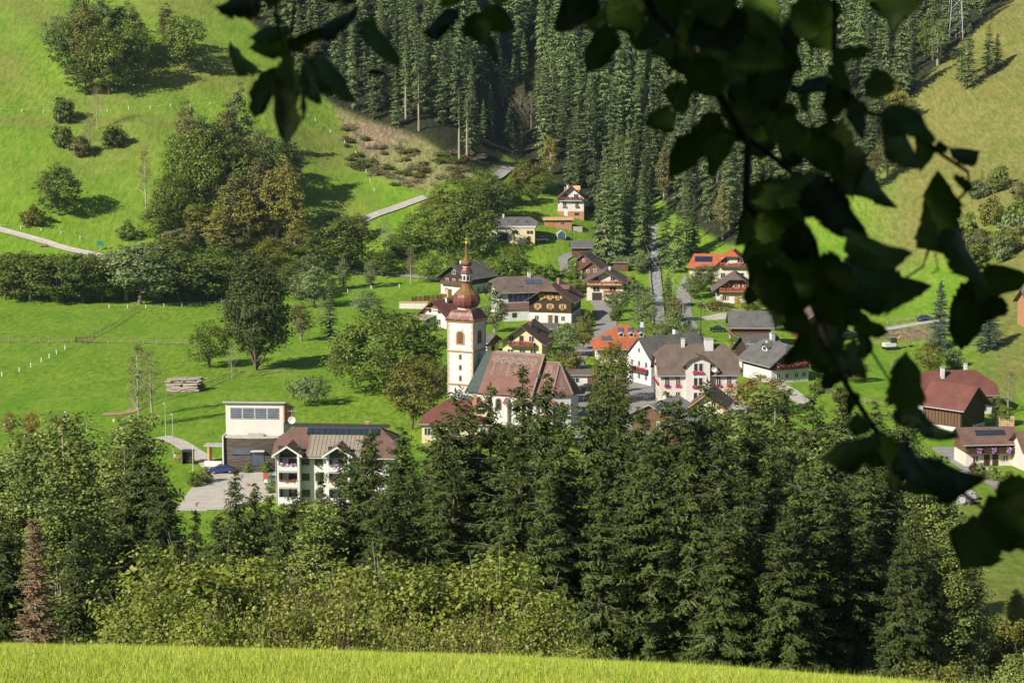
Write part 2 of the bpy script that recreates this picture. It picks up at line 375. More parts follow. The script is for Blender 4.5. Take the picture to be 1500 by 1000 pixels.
bp = nd('ShaderNodeBump'); bp.inputs['Strength'].default_value = .9; bp.inputs['Distance'].default_value = .25; t.links.new(fine, bp.inputs['Height']); t.links.new(bp.outputs[0], b.inputs['Normal'])

gmesh = np_mesh('ground', np.stack([XX, YY, ZZ], -1), q, gm, True)
ground = link('ground', gmesh); tag(ground, 'bright green valley meadows and hillsides around the village', 'ground', kind='structure')

# forest front edge: distance for each picture column
FE_PX = [300, 380, 430, 470, 500, 560, 620, 680, 705, 740, 770, 800, 840, 880, 940, 962, 990, 1020, 1060, 1110, 1200, 1262, 1300, 1340, 1390, 1440, 1500, 1700]
FE_D  = [795, 758, 733, 722, 714, 704, 695, 676, 668, 712, 704, 690, 668, 650, 655, 700, 655, 632, 612, 607, 622, 640, 672, 700, 722, 745, 765, 800]
def fedge(px): return np.interp(px, FE_PX, FE_D)
# zones (image of the place, in plan): dry pasture to the right, cleared slope, wood floor, building site
gx, gy = XX.ravel(), YY.ravel(); pxs = 750+gx/np.maximum(gy, 1)*FPX*.99
zn = zone_noise(gx, gy)
dryz = np.clip((pxs-1235)/90, 0, 1)*np.clip((gy-555+zn*30)/40, 0, 1)*np.clip((gy-400)/40, 0, 1)
dryz = np.maximum(dryz, np.clip((pxs-1400)/70, 0, 1)*np.clip((gy-395)/25, 0, 1)*.9)
dryz = np.maximum(dryz, np.clip((gy-580)/90, 0, 1)*(pxs < 560)*np.clip(.27+(zn-.45)*1.0, .12, .7))
dryz = np.maximum(dryz, np.clip(1-abs(gy-(668+.02*(pxs-200)))/9, 0, 1)*(pxs < 420)*.75)
dryz = np.maximum(dryz, .85*np.clip((pxs-1290)/60, 0, 1)*np.clip((330-gy)/60, 0, 1)*np.clip((gy-40)/20, 0, 1)*np.clip(.5+zn, 0, 1))
clear_lo = np.interp(pxs, [480, 520, 560, 620, 680, 720, 760], [712, 690, 662, 652, 662, 672, 690])
cz = np.clip((gy-clear_lo)/8, 0, 1)*np.clip((pxs-478)/25, 0, 1)*np.clip((745-pxs)/20, 0, 1)*np.clip((fedge(pxs)+6-gy)/6, 0, 1)
site = np.clip(1.25-np.hypot((gx-98)/9.5, (gy-488)/14), 0, 1)*1.2
site = np.maximum(site, .8*np.clip(1.2-np.hypot((gx+54)/8, (gy-437)/2.2), 0, 1))
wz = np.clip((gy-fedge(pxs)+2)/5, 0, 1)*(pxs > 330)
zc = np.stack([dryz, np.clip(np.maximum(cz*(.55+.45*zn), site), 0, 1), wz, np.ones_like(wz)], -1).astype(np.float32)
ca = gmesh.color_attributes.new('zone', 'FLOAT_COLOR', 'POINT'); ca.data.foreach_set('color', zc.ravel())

# ------------------------------------------------------------------ roads, yards and the stream, laid over the ground
def resample(pts, step=1.5):
    pts = np.array([[p.x, p.y] for p in pts]); seg = np.hypot(*np.diff(pts, axis=0).T); s = np.concatenate([[0], np.cumsum(seg)])
    n = max(int(s[-1]/step), 2); k = np.linspace(0, s[-1], n)
    out = np.stack([np.interp(k, s, pts[:, i]) for i in (0, 1)], -1)
    for _ in range(3): out[1:-1] = (out[:-2]+2*out[1:-1]+out[2:])/4
    return out
def strip(name, pix, width, mt, label, cat, lift=.10, kind='structure', step=1.5, wob=0.0):
    c = resample([gp(*p) for p in pix], step); d = np.gradient(c, axis=0); d /= np.linalg.norm(d, axis=1)[:, None]
    nrm = np.stack([-d[:, 1], d[:, 0]], -1); K = 5; rows = []
    wv = width*(1+wob*np.sin(np.arange(len(c))*.9)*np.sin(np.arange(len(c))*.37))
    zc_ = hgt(c[:, 0], c[:, 1])
    for k in range(K):
        o = (k/(K-1)-.5); p = c+nrm*(o*wv)[:, None]
        z = np.maximum(hgt(p[:, 0], p[:, 1]), .0*zc_+hgt(p[:, 0], p[:, 1]))*.5+zc_*.5
        z = np.maximum(z, hgt(p[:, 0], p[:, 1]))
        rows.append(np.stack([p[:, 0], p[:, 1], z+lift], -1))
    V = np.stack(rows, 1); n = len(c); ii = np.arange(n*K).reshape(n, K)
    qq = np.stack([ii[:-1, :-1], ii[:-1, 1:], ii[1:, 1:], ii[1:, :-1]], -1).reshape(-1, 4)
    # skirts so that the sheet has sides
    me = np_mesh(name, V, qq, mt, True)
    o = link(name, me); tag(o, label, cat, kind=kind); return o
strip('road', [(-80,318),(0,337),(60,353),(100,366),(165,379),(215,385)], 2.8, M['gravel'], 'pale gravel lane crossing the left hillside above the hedge', 'lane')
strip('road', [(430,352),(480,341),(545,317),(585,303),(624,289)], 3.6, M['concrete'], 'pale lane climbing the green slope to the trees', 'lane')
strip('road', [(716,268),(728,259),(748,244)], 3.6, M['concrete'], 'short stretch of lane entering the dark gorge', 'lane')
strip('road', [(455,396),(520,398),(575,402),(620,407),(668,413)], 2.8, M['asphalt'], 'narrow lane running along the foot of the slope', 'lane')
strip('road', [(905,372),(838,372),(822,380),(828,392),(829,403)], 3.0, M['asphalt'], 'village lane bending past the small barns', 'lane')
strip('road', [(876,440),(884,450),(889,464),(888,480),(872,498),(850,516),(838,532),(852,560),(880,590)], 5.2, M['asphalt'], 'grey village street winding down to the church', 'street')
strip('road', [(1011,404),(1003,425),(1000,450),(1006,470),(1016,490),(1030,500)], 4.2, M['asphalt'], 'straight grey lane beside the stream below the orange-roofed house', 'lane')
strip('road', [(1090,515),(1096,531),(1110,546),(1135,561),(1160,575),(1180,592)], 3.6, M['gravel'], 'lane curving past the old farmhouse', 'lane')
strip('road', [(1210,489),(1300,482),(1350,473),(1400,468),(1450,463)], 4.0, M['concrete'], 'pale road on an embankment above the building site', 'road')
strip('road', [(1378,655),(1396,668),(1425,687),(1478,717),(1540,748)], 4.0, M['asphalt'], 'grey lane in front of the small balcony house', 'lane')
strip('path', [(236,640),(258,646),(280,660),(300,672),(312,688)], 3.2, M['gravel'], 'pale footpath curving down to the car park', 'path')
strip('path', [(150,607),(185,607),(200,598)], 2.5, M['earth'], 'earth track at the meadow corner by the bare birch', 'path')
def yard(name, pix, mt, label, cat, lift=.06):
    P = np.array([[p.x, p.y] for p in (gp(*a) for a in pix)])
    x0, y0 = P.min(0); x1, y1 = P.max(0); st = 1.0
    gxx, gyy = np.meshgrid(np.arange(x0, x1+st, st), np.arange(y0, y1+st, st)); ins = np.zeros(gxx.shape, bool)
    for (ax, ay), (bx, by) in zip(P, np.roll(P, -1, 0)):
        c = ((ay > gyy) != (by > gyy)) & (gxx < (bx-ax)*(gyy-ay)/(by-ay+1e-9)+ax); ins ^= c
    ii = np.arange(gxx.size).reshape(gxx.shape); keep = ins[:-1, :-1] | ins[1:, 1:]
    qq = np.stack([ii[:-1, :-1], ii[:-1, 1:], ii[1:, 1:], ii[1:, :-1]], -1)[keep]
    V = np.stack([gxx, gyy, hgt(gxx, gyy)+lift], -1).reshape(-1, 3); used = np.unique(qq); mp = np.zeros(len(V), int); mp[used] = np.arange(len(used))
    o = link(name, np_mesh(name, V[used], mp[qq], mt, True)); return tag(o, label, cat, kind='structure')
yard('pavement', [(262,748),(290,702),(306,688),(420,684),(420,722),(350,745)], M['gravel'], 'pale car park in front of the timber-clad hall', 'car park')
yard('pavement', [(838,556),(900,548),(950,562),(1000,600),(960,660),(860,670),(838,620)], M['asphalt'], 'grey church square with parked cars', 'square')
yard('pavement', [(1004,596),(1080,592),(1110,600),(1100,625),(1010,625)], M['gravel'], 'pale forecourt of the inn', 'forecourt')
yard('pavement', [(1022,466),(1050,459),(1090,458),(1092,464),(1040,469)], M['gravel'], 'pale parking strip above the little meadow', 'parking strip')
yard('pavement', [(1405,690),(1440,684),(1462,690),(1440,700)], M['gravel'], 'pale forecourt of the small balcony house', 'forecourt')

wm = bpy.data.materials.new('water'); wm.use_nodes = True; t = wm.node_tree; b = t.nodes['Principled BSDF']; tc = nd('ShaderNodeTexCoord')
b.inputs['Roughness'].default_value = .35
t.links.new(ramp(noise(.9, 6, .7, (1.5, .5, 1)), (.35, (.16,.17,.17)), (.55, (.36,.37,.36)), (.72, (.70,.71,.70))), b.inputs['Base Color'])
STREAM = [(966,512),(965,490),(964,465),(962,430),(959,400),(957,376),(955,352),(957,330)]
strip('stream', STREAM, 2.5, wm, 'white rushing stream in a straight walled channel', 'stream', lift=.12)
for side, lab in ((-1, 'left'), (1, 'right')):
    c = resample([gp(*p) for p in STREAM], 2.0); d = np.gradient(c, axis=0); d /= np.linalg.norm(d, axis=1)[:, None]
    n_ = np.stack([-d[:, 1], d[:, 0]], -1)*-side
    rt = empty('channel_wall', (c[0, 0], c[0, 1], H(*c[0])))
    tag(rt, f'grey stone channel wall on the {lab} bank of the stream', 'wall', 'stone walls along the stream')
    mb = MB()
    for k in range(len(c)-1):
        a0, a1 = c[k]+n_[k]*1.3, c[k+1]+n_[k+1]*1.3; b0, b1 = c[k]+n_[k]*1.7, c[k+1]+n_[k+1]*1.7; z = H(*c[k])
        mb2 = MB().obox((a0[0]-rt.location.x, a0[1]-rt.location.y, z-.6-rt.location.z), (a1[0]-a0[0], a1[1]-a0[1], 0), (b0[0]-a0[0], b0[1]-a0[1], 0), (0, 0, 1.15+.1*(k % 3)))
        mb2.build('stone_block', M['stone'], rt)
# ------------------------------------------------------------------ trees
def unit(v): return v/np.maximum(np.linalg.norm(v, axis=-1, keepdims=True), 1e-9)
def kites(P, D, L, Wd, N):
    """one flat four-cornered leaf or twig per row: base P, direction D, length L, half width Wd, facing N"""
    S = unit(np.cross(D, N)); L = L[:, None]; Wd = Wd[:, None]
    return np.stack([P, P+D*L*.45+S*Wd, P+D*L, P+D*L*.45-S*Wd], 1).reshape(-1, 3)
def kmesh(name, K, m):
    n = len(K)//4; return np_mesh(name, K, np.arange(n*4).reshape(n, 4), m)

def spruce(name, rng, Ht, Rd, whorls, per, bare, spacing, tw, m, bark, sub=0, droop=.35, sparse=1.0, hang=.35, pw=.8):
    """trunk and crown meshes of a spruce: whorls of drooping branches carrying flat twigs"""
    z0 = Ht*bare; Ks = []; tb = MB()
    tb.tube([(0, 0, -1.5), (0, 0, Ht*.3), (rng.normal(0, .05), rng.normal(0, .05), Ht*.7), (0, 0, Ht*.99)], [Ht*.013+.06, Ht*.011+.03, Ht*.006, .02], 6)
    for i in range(whorls):
        f = (i+.5)/whorls; f = 1-(1-f)**1.22 if sub else f**.9
        z = z0+(Ht-z0)*f
        prof = (1-f)**pw*(.80+.20*min(1, f*6))
        nb = per if f < .9 else max(3, per-2)
        a0 = rng.uniform(0, 6.28)
        for k in range(nb):
            if rng.random() > sparse: continue
            az = a0+6.283*k/nb+rng.normal(0, .18); L = Rd*prof*rng.uniform(.65, 1.15)+.16
            zz = z+rng.normal(0, .8*(Ht-z0)/whorls)
            up = .55*f**2+.05*rng.normal()                      # upper branches rise
            n = max(7 if sub else 3, int(L/spacing)); t_ = (np.arange(n)+rng.uniform(.2, .8, n))/n
            dr = droop*(1-f*.8)*rng.uniform(.6, 1.3)
            bx = np.stack([np.cos(az)*L*t_, np.sin(az)*L*t_, zz+L*(up*t_-dr*t_**1.5+.22*dr*t_**4)], -1)
            bx = bx+(rng.normal(0, .05+.02*L, (n, 3)) if sub else 0)
            if L > .8 and sub: tb.tube([(0, 0, zz), tuple(bx[n//2]), tuple(bx[-1])], [.035+.01*L, .02, .008], 3, False)
            out = np.array([np.cos(az), np.sin(az), 0.]); side = np.array([-np.sin(az), np.cos(az), 0.])
            for sgn in (-1, 1):
                ang = rng.uniform(.5, 1.2, n)
                d = unit(out[None]*np.cos(ang)[:, None]+side[None]*np.sin(ang)[:, None]*sgn+np.stack([0*ang, 0*ang, -hang-.35*rng.random(n)+.25*f], -1))
                l = (tw*(1.15-.55*t_)*min(1., .32+.38*L)+.18*L*(1-t_)*t_*2)*rng.uniform(.6, 1.25, n)
                nr = unit(np.stack([rng.normal(0, .5, n), rng.normal(0, .5, n), .75*np.ones(n)], -1)+.95*out[None])
                if sub:
                    # a feathered spray: an axis twig plus side twigs
                    Ks.append(kites(bx, d, l, l*.09+.012, nr))
                    for s_ in range(sub):
                        tt = rng.uniform(.15, .95, n); pb = bx+d*(l*tt)[:, None]
                        d2 = unit(d+.9*rng.normal(0, 1, (n, 3))*np.array([1, 1, .45])+np.array([0, 0, -.25]))
                        l2 = l*rng.uniform(.30, .62, n)*(1.1-.5*tt)
                        Ks.append(kites(pb, d2, l2, l2*.16+.012, unit(nr+.45*rng.normal(0, 1, (n, 3)))))
                else: Ks.append(kites(bx, d, l, l*.19, nr))
            # branch spine seen from above and a tip
            e = unit((bx[-1]-bx[0])[None]); Ks.append(kites(bx[:1], e, np.array([np.linalg.norm(bx[-1]-bx[0])+tw*.5]), np.array([.05*L+.03]), np.array([[0, 0, 1.]])))
    # leader
    lz = np.linspace(Ht*.93, Ht, 5); 
    for z in lz:
        az = rng.uniform(0, 6.28, 4); d = unit(np.stack([np.cos(az), np.sin(az), .9+0*az], -1))
        Ks.append(kites(np.tile([[0, 0, z]], (4, 1)), d, np.full(4, tw*.35+(Ht-z)*.2), np.full(4, tw*.09+.01), unit(np.cross(d, [[0, 0, 1.]])+.01)))
    Ks.append(kites(np.array([[0, 0, Ht*.97]]), np.array([[0, 0, 1.]]), np.array([Ht*.04+.2]), np.array([.05+.02*tw]), np.array([[1., .2, 0]])))
    return tb, kmesh(name, np.concatenate(Ks), m)

def crown_shape(rng, dirs):
    ph = rng.uniform(0, 6.28, 9); fr = rng.uniform(1.5, 3.6, (3, 3))
    n = sum(np.sin(dirs@fr[i]+ph[i]) for i in range(3))
    return 1+.11*n
def broadleaf(name, rng, Ht, Wd, cb, nclump, per, leaf, clr, m, bark, top=.25, fill=.5, limbs=12, stems=1, upright=0.0, trunk_r=None, flat_leaf=.62):
    """trunk (with limbs) and crown (many leaf-sized faces in clumps)"""
    c = Ht*(1-cb)/2; cz = Ht*cb+c
    v = unit(rng.normal(0, 1, (nclump, 3))); sh = crown_shape(rng, v)
    r = (rng.uniform(fill, 1, nclump)**.7)*sh
    r = np.where(rng.random(nclump) < .8, np.maximum(r, .66*sh), r)
    zn = v[:, 2]*r; wfac = 1-top*np.clip(zn, 0, 1.2)-.12*np.clip(-zn, 0, 1)
    C = np.stack([v[:, 0]*r*wfac*(Wd/2-clr*.6), v[:, 1]*r*wfac*(Wd/2-clr*.6), cz+zn*(c-clr*.4)], -1)
    n = nclump*per; ci = np.repeat(np.arange(nclump), per)
    size = rng.uniform(.6, 1.35, nclump)
    off = unit(rng.normal(0, 1, (n, 3)))*(rng.random(n)**.45*clr*size[ci])[:, None]*np.array([1, 1, .72])
    P = C[ci]+off; cen = np.array([0, 0, cz-.3*c])
    outw = unit(P-cen); N = unit(outw*.9+unit(off)*.6+np.array([0, 0, .35])+.6*rng.normal(0, 1, (n, 3)))
    D = unit(np.cross(N, rng.normal(0, 1, (n, 3)))+np.array([0, 0, -.25])+upright*np.array([0, 0, 1.2]))
    l = leaf*rng.uniform(.6, 1.35, n)
    K = kites(P-D*(l*.5)[:, None], D, l, l*flat_leaf*.5, N)
    tb = MB(); tr = trunk_r or (Ht*.016+.05)
    if stems == 1:
        bend = rng.normal(0, .02*Ht, 2); topz = Ht*(cb+.55*(1-cb))
        pts = [(0, 0, -1.5), (0, 0, Ht*cb*.6), (bend[0]*.5, bend[1]*.5, Ht*cb+.2*c), (bend[0], bend[1], topz)]
        tb.tube(pts, [tr*1.25, tr, tr*.75, tr*.3], 7)
        for k in rng.choice(nclump, min(limbs, nclump), replace=False):
            s = np.array([bend[0]*.5, bend[1]*.5, Ht*cb+rng.uniform(-.15, .8)*c]); e = C[k]; mid = s*.45+e*.55+np.array([0, 0, -.08*np.linalg.norm(e-s)])
            tb.tube([s, mid, e], [tr*.38, tr*.22, tr*.07], 4, False)
    else:
        for k in rng.choice(nclump, min(stems, nclump), replace=False):
            e = C[k]; s = np.array([rng.normal(0, Wd*.05), rng.normal(0, Wd*.05), -1.0]); b2 = e*np.array([.45, .45, .5])
            tb.tube([s, b2, e], [tr, tr*.7, tr*.2], 4, False)
            for _ in range(2): tb.tube([b2, e+rng.normal(0, Wd*.08, 3)+np.array([0, 0, Ht*.08])], [tr*.45, tr*.12], 3, False)
    return tb, kmesh(name, K, m)
def bare_tree(name, rng, Ht, Wd, m, nleaf, leaf, upright=.7, tr=None):
    """sparse tree: trunk and fine branching, a thin veil of leaves"""
    tb = MB(); tr = tr or Ht*.011+.03; P = []
    tb.tube([(0, 0, -1), (0, 0, Ht*.3), (rng.normal(0, .1), 0, Ht*.65), (0, 0, Ht)], [tr*1.2, tr, tr*.6, .02], 6)
    for i in range(46):
        f = rng.uniform(.22, .98); z = f*Ht; az = rng.uniform(0, 6.28); L = Wd*.5*(1.1-f)**.6*rng.uniform(.6, 1.2)
        e = np.array([np.cos(az)*L, np.sin(az)*L, z+L*upright*1.3]); s = np.array([0, 0, z])
        tb.tube([s, s*.5+e*.5+[0, 0, -.06*L], e], [tr*.28*(1.15-f), tr*.17*(1.15-f)+.008, .008], 3, False)
        for _ in range(4):
            q = s+(e-s)*rng.uniform(.35, 1); e2 = q+rng.normal(0, .22*L, 3)+[0, 0, .25*L]
            tb.tube([q, e2], [.016, .007], 3, False); P.append(q*.3+e2*.7); P.append(e2)
    P = np.array(P); ci = rng.integers(0, len(P), nleaf); Q = P[ci]+rng.normal(0, Wd*.045, (nleaf, 3))
    D = unit(rng.normal(0, 1, (nleaf, 3))+[0, 0, -.4]); N = unit(rng.normal(0, 1, (nleaf, 3))); l = leaf*rng.uniform(.6, 1.3, nleaf)
    return tb, kmesh(name, kites(Q, D, l, l*.3, N), m)

PROTO = {}
def proto(key, gen, Ht, Wd, bark):
    tb, crown = gen; tm = bpy.data.meshes.new('trunk'); tm.from_pydata(tb.v, [], tb.f); tm.update(); tm.materials.append(M[bark]); crown.name = 'crown'
    PROTO.setdefault(key, []).append((tm, crown, Ht, Wd))
def G(seed): return np.random.default_rng(seed)
for i in range(6):   # far forest spruces
    rd = (3.3, 3.8, 2.8, 3.5, 4.0, 3.0)[i]
    proto('spruce_far', spruce('crown', G(10+i), 24, rd, 24, 7, (.02,.05,.10,.03,.04,.07)[i], .62, 1.15, M['lf_spruce'], 'bark', droop=.5, hang=.5, sparse=.94, pw=.95), 24, 2*rd, 'bark')
for i in range(3):   # lighter copies for the mass of the far forest
    proto('spruce_lod', spruce('crown', G(20+i), 24, (3.6,3.1,4.0)[i], 18, 6, .06, 1.0, 1.55, M['lf_spruce'], 'bark', droop=.5, hang=.5, pw=.95), 24, 7.2, 'bark')
for i in range(3):   # forest-edge spruces with long bare trunks
    proto('spruce_bare', spruce('crown', G(30+i), 26, 2.3, 15, 6, (.52,.45,.60)[i], .6, .9, M['lf_spruce'], 'bark', sparse=.9, hang=.4), 26, 4.6, 'bark_pale')
for i in range(5):   # near spruces
    rd = (3.2, 3.8, 2.8, 3.5, 3.0)[i]
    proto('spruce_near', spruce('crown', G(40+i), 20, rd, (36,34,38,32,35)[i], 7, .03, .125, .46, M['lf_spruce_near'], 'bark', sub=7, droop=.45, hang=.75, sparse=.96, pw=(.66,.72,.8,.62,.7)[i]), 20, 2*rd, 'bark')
proto('spruce_dead', spruce('crown', G(48), 14, 1.7, 44, 8, .03, .12, .36, M['lf_dead'], 'bark', sub=4, droop=.25, hang=.15, sparse=.95), 14, 3.0, 'bark_pale')
proto('spruce_blue', spruce('crown', G(49), 16, 3.6, 26, 8, .03, .3, .6, M['lf_bluespruce'], 'bark', sub=2, droop=.3, hang=.25), 16, 7.2, 'bark')
FAR = dict(green='lf_green', dark='lf_dark', grey='lf_greygreen', olive='lf_olive', brown='lf_brown', yellow='lf_yellow', orange='lf_orange')
for j, (k, lm) in enumerate(FAR.items()):
    for i in range(2 if k != 'green' else 3):
        proto('round_'+k, broadleaf('crown', G(100+10*j+i), 14, 11, .10, 150, 34, .46, 1.25, M[lm], 'bark', top=(.2, .38, .1)[i], limbs=10), 14, 11, 'bark')
for j, k in enumerate(('green', 'brown', 'yellow', 'grey')):
    for i in range(2):
        proto('tall_'+k, broadleaf('crown', G(200+10*j+i), 18, 7.5, .12, 130, 30, .44, 1.05, M[FAR[k]], 'bark', top=.45, limbs=12, fill=.3), 18, 7.5, 'bark_pale')
proto('oak', broadleaf('crown', G(260), 25, 15.5, .07, 420, 46, .5, 1.5, M['lf_oak'], 'bark', top=.35, limbs=22), 25, 15.5, 'bark')
proto('walnut', broadleaf('crown', G(261), 19, 22, .06, 420, 46, .55, 1.6, M['lf_green'], 'bark', top=.2, limbs=22), 19, 22, 'bark')
proto('fruit', broadleaf('crown', G(262), 6, 7.6, .16, 110, 36, .30, .7, M['lf_greygreen'], 'bark', top=.1, limbs=16), 6, 7.6, 'bark')
proto('bare_brown', bare_tree('crown', G(270), 13, 7.5, M['lf_brown'], 900, .22), 13, 7.5, 'bark_pale')
proto('bare_brown', bare_tree('crown', G(271), 13, 6, M['lf_brown'], 1500, .22), 13, 6, 'bark_pale')
proto('birch', bare_tree('crown', G(272), 15, 6, M['lf_yellow'], 2200, .25, .4), 15, 6, 'bark_birch')
proto('birch', bare_tree('crown', G(273), 15, 5, M['lf_brown'], 2600, .24, .5), 15, 5, 'bark_birch')
for i, k in enumerate(('green', 'dark', 'olive', 'brown', 'grey')):
    proto('bush_'+k, broadleaf('crown', G(280+i), 3.2, 4.2, -.12, 60, 36, .30, .6, M[FAR[k]], 'bark', top=.1, stems=9, trunk_r=.05), 3.2, 4.2, 'bark')
proto('bush_tan', broadleaf('crown', G(290), 2.4, 4.6, -.2, 46, 26, .26, .5, M['lf_tan'], 'bark', top=.1, stems=16, trunk_r=.03), 2.4, 4.6, 'bark_pale')
proto('bush_purple', broadleaf('crown', G(289), 3.2, 3.4, -.1, 50, 36, .28, .55, M['lf_purple'], 'bark', top=.2, stems=8, trunk_r=.05), 3.2, 3.4, 'bark')
for i in range(3):
    proto('poplar', broadleaf('crown', G(300+i), 20, 6.0, -.02, 360, 82, .215, .85, M['lf_poplar'], 'bark_pale', top=.42, limbs=40, fill=.2, upright=.5), 20, 6.0, 'bark_pale')
for i in range(3):
    proto('hazel', broadleaf('crown', G(310+i), 5.6, 5.4, -.05, 190, 60, .135, .62, M['lf_hazel'], 'bark_pale', top=(.05, .2, .12)[i], stems=34, fill=.25, trunk_r=.035, flat_leaf=.8), 5.6, 5.4, 'bark_pale')
proto('hazel_sparse', broadleaf('crown', G(320), 5.2, 5.0, .0, 110, 26, .13, .6, M['lf_hazel'], 'bark_pale', top=.0, stems=55, fill=.2, trunk_r=.04, flat_leaf=.8), 5.2, 5.0, 'stem_red')
proto('scrub', broadleaf('crown', G(330), 4.0, 5.5, -.1, 160, 60, .17, .6, M['lf_poplar'], 'bark_pale', top=.1, stems=24, fill=.2, trunk_r=.03), 4.0, 5.5, 'bark_pale')
proto('scrub', broadleaf('crown', G(331), 4.0, 5.5, -.1, 160, 50, .17, .6, M['lf_olive'], 'bark_pale', top=.1, stems=30, fill=.2, trunk_r=.03), 4.0, 5.5, 'bark_pale')

_pick = {}
def plant(kind, pos, h, wf=1.0, label='', group=None, cat='tree', name=None, rz=None, var=None, rng=RNG):
    """a tree of its own: Empty at the foot, trunk and crown as its parts (mesh data shared between alike trees)"""
    L_ = PROTO[kind]; i = _pick.get(kind, 0) if var is None else var; _pick[kind] = i+1
    tm, cm, Ht, Wd = L_[i % len(L_)]; s = h/Ht
    nm = name or ('spruce_tree' if kind.startswith('spruce') else 'bush' if kind.startswith(('bush', 'hazel', 'scrub')) else 'tree')
    e = empty(nm, pos, rng.uniform(0, 6.28) if rz is None else rz, (s*wf, s*wf, s)); tag(e, label, cat, group)
    link('trunk' if not nm.startswith('bush') else 'stems', tm, e); link('crown' if not nm.startswith('bush') else 'foliage', cm, e)
    return e
def tpix(kind, px, py, hpx, wpx=None, label='', group=None, **kw):
    """tree whose foot stands at a pixel of the photograph and whose height and width were measured there"""
    p = gp(px, py); s = scl(p); h = hpx/s; Ht, Wd = PROTO[kind][0][2:]
    wf = 1.0 if wpx is None else (wpx/s)/(Wd*h/Ht)
    if kind.startswith(('round', 'oak', 'walnut', 'fruit', 'tall')): wf *= 1.10 if kind == 'oak' else 1.2; h *= 1.04
    return plant(kind, p, h, wf, label, group, **kw)
def ttop(kind, px, py, d, label='', group=None, wf=1.0, sink=0.0, **kw):
    """near tree at distance d whose top is at a pixel"""
    a, s = ray(px, py); x = a*d; zt = CAM_Z+s*d; zb = H(x, d)-sink
    return plant(kind, (x, d, zb), max(zt-zb, 1.0), wf, label, group, **kw)
# ------------------------------------------------------------------ house builder
def flowers(name, m, parent, o, u, n, w, h, cnt=70, dep=.35):
    """a box of flowers: many small petals and leaves"""
    r = RNG; P = np.array(o)[None]+np.array(u)[None]*(r.uniform(-.5, .5, cnt)*w)[:, None]+np.array(n)[None]*(r.uniform(.05, 1, cnt)*dep)[:, None]+np.array([[0, 0, 1.]])*(r.uniform(-.6, .6, cnt)*h)[:, None]
    N = unit(np.array(n)[None]+.8*r.normal(0, 1, (cnt, 3))); D = unit(np.cross(N, r.normal(0, 1, (cnt, 3)))); l = r.uniform(.22, .42, cnt)
    return link(name, kmesh(name, kites(P-D*(l*.5)[:, None], D, l, l*.4, N), M[m]), parent)

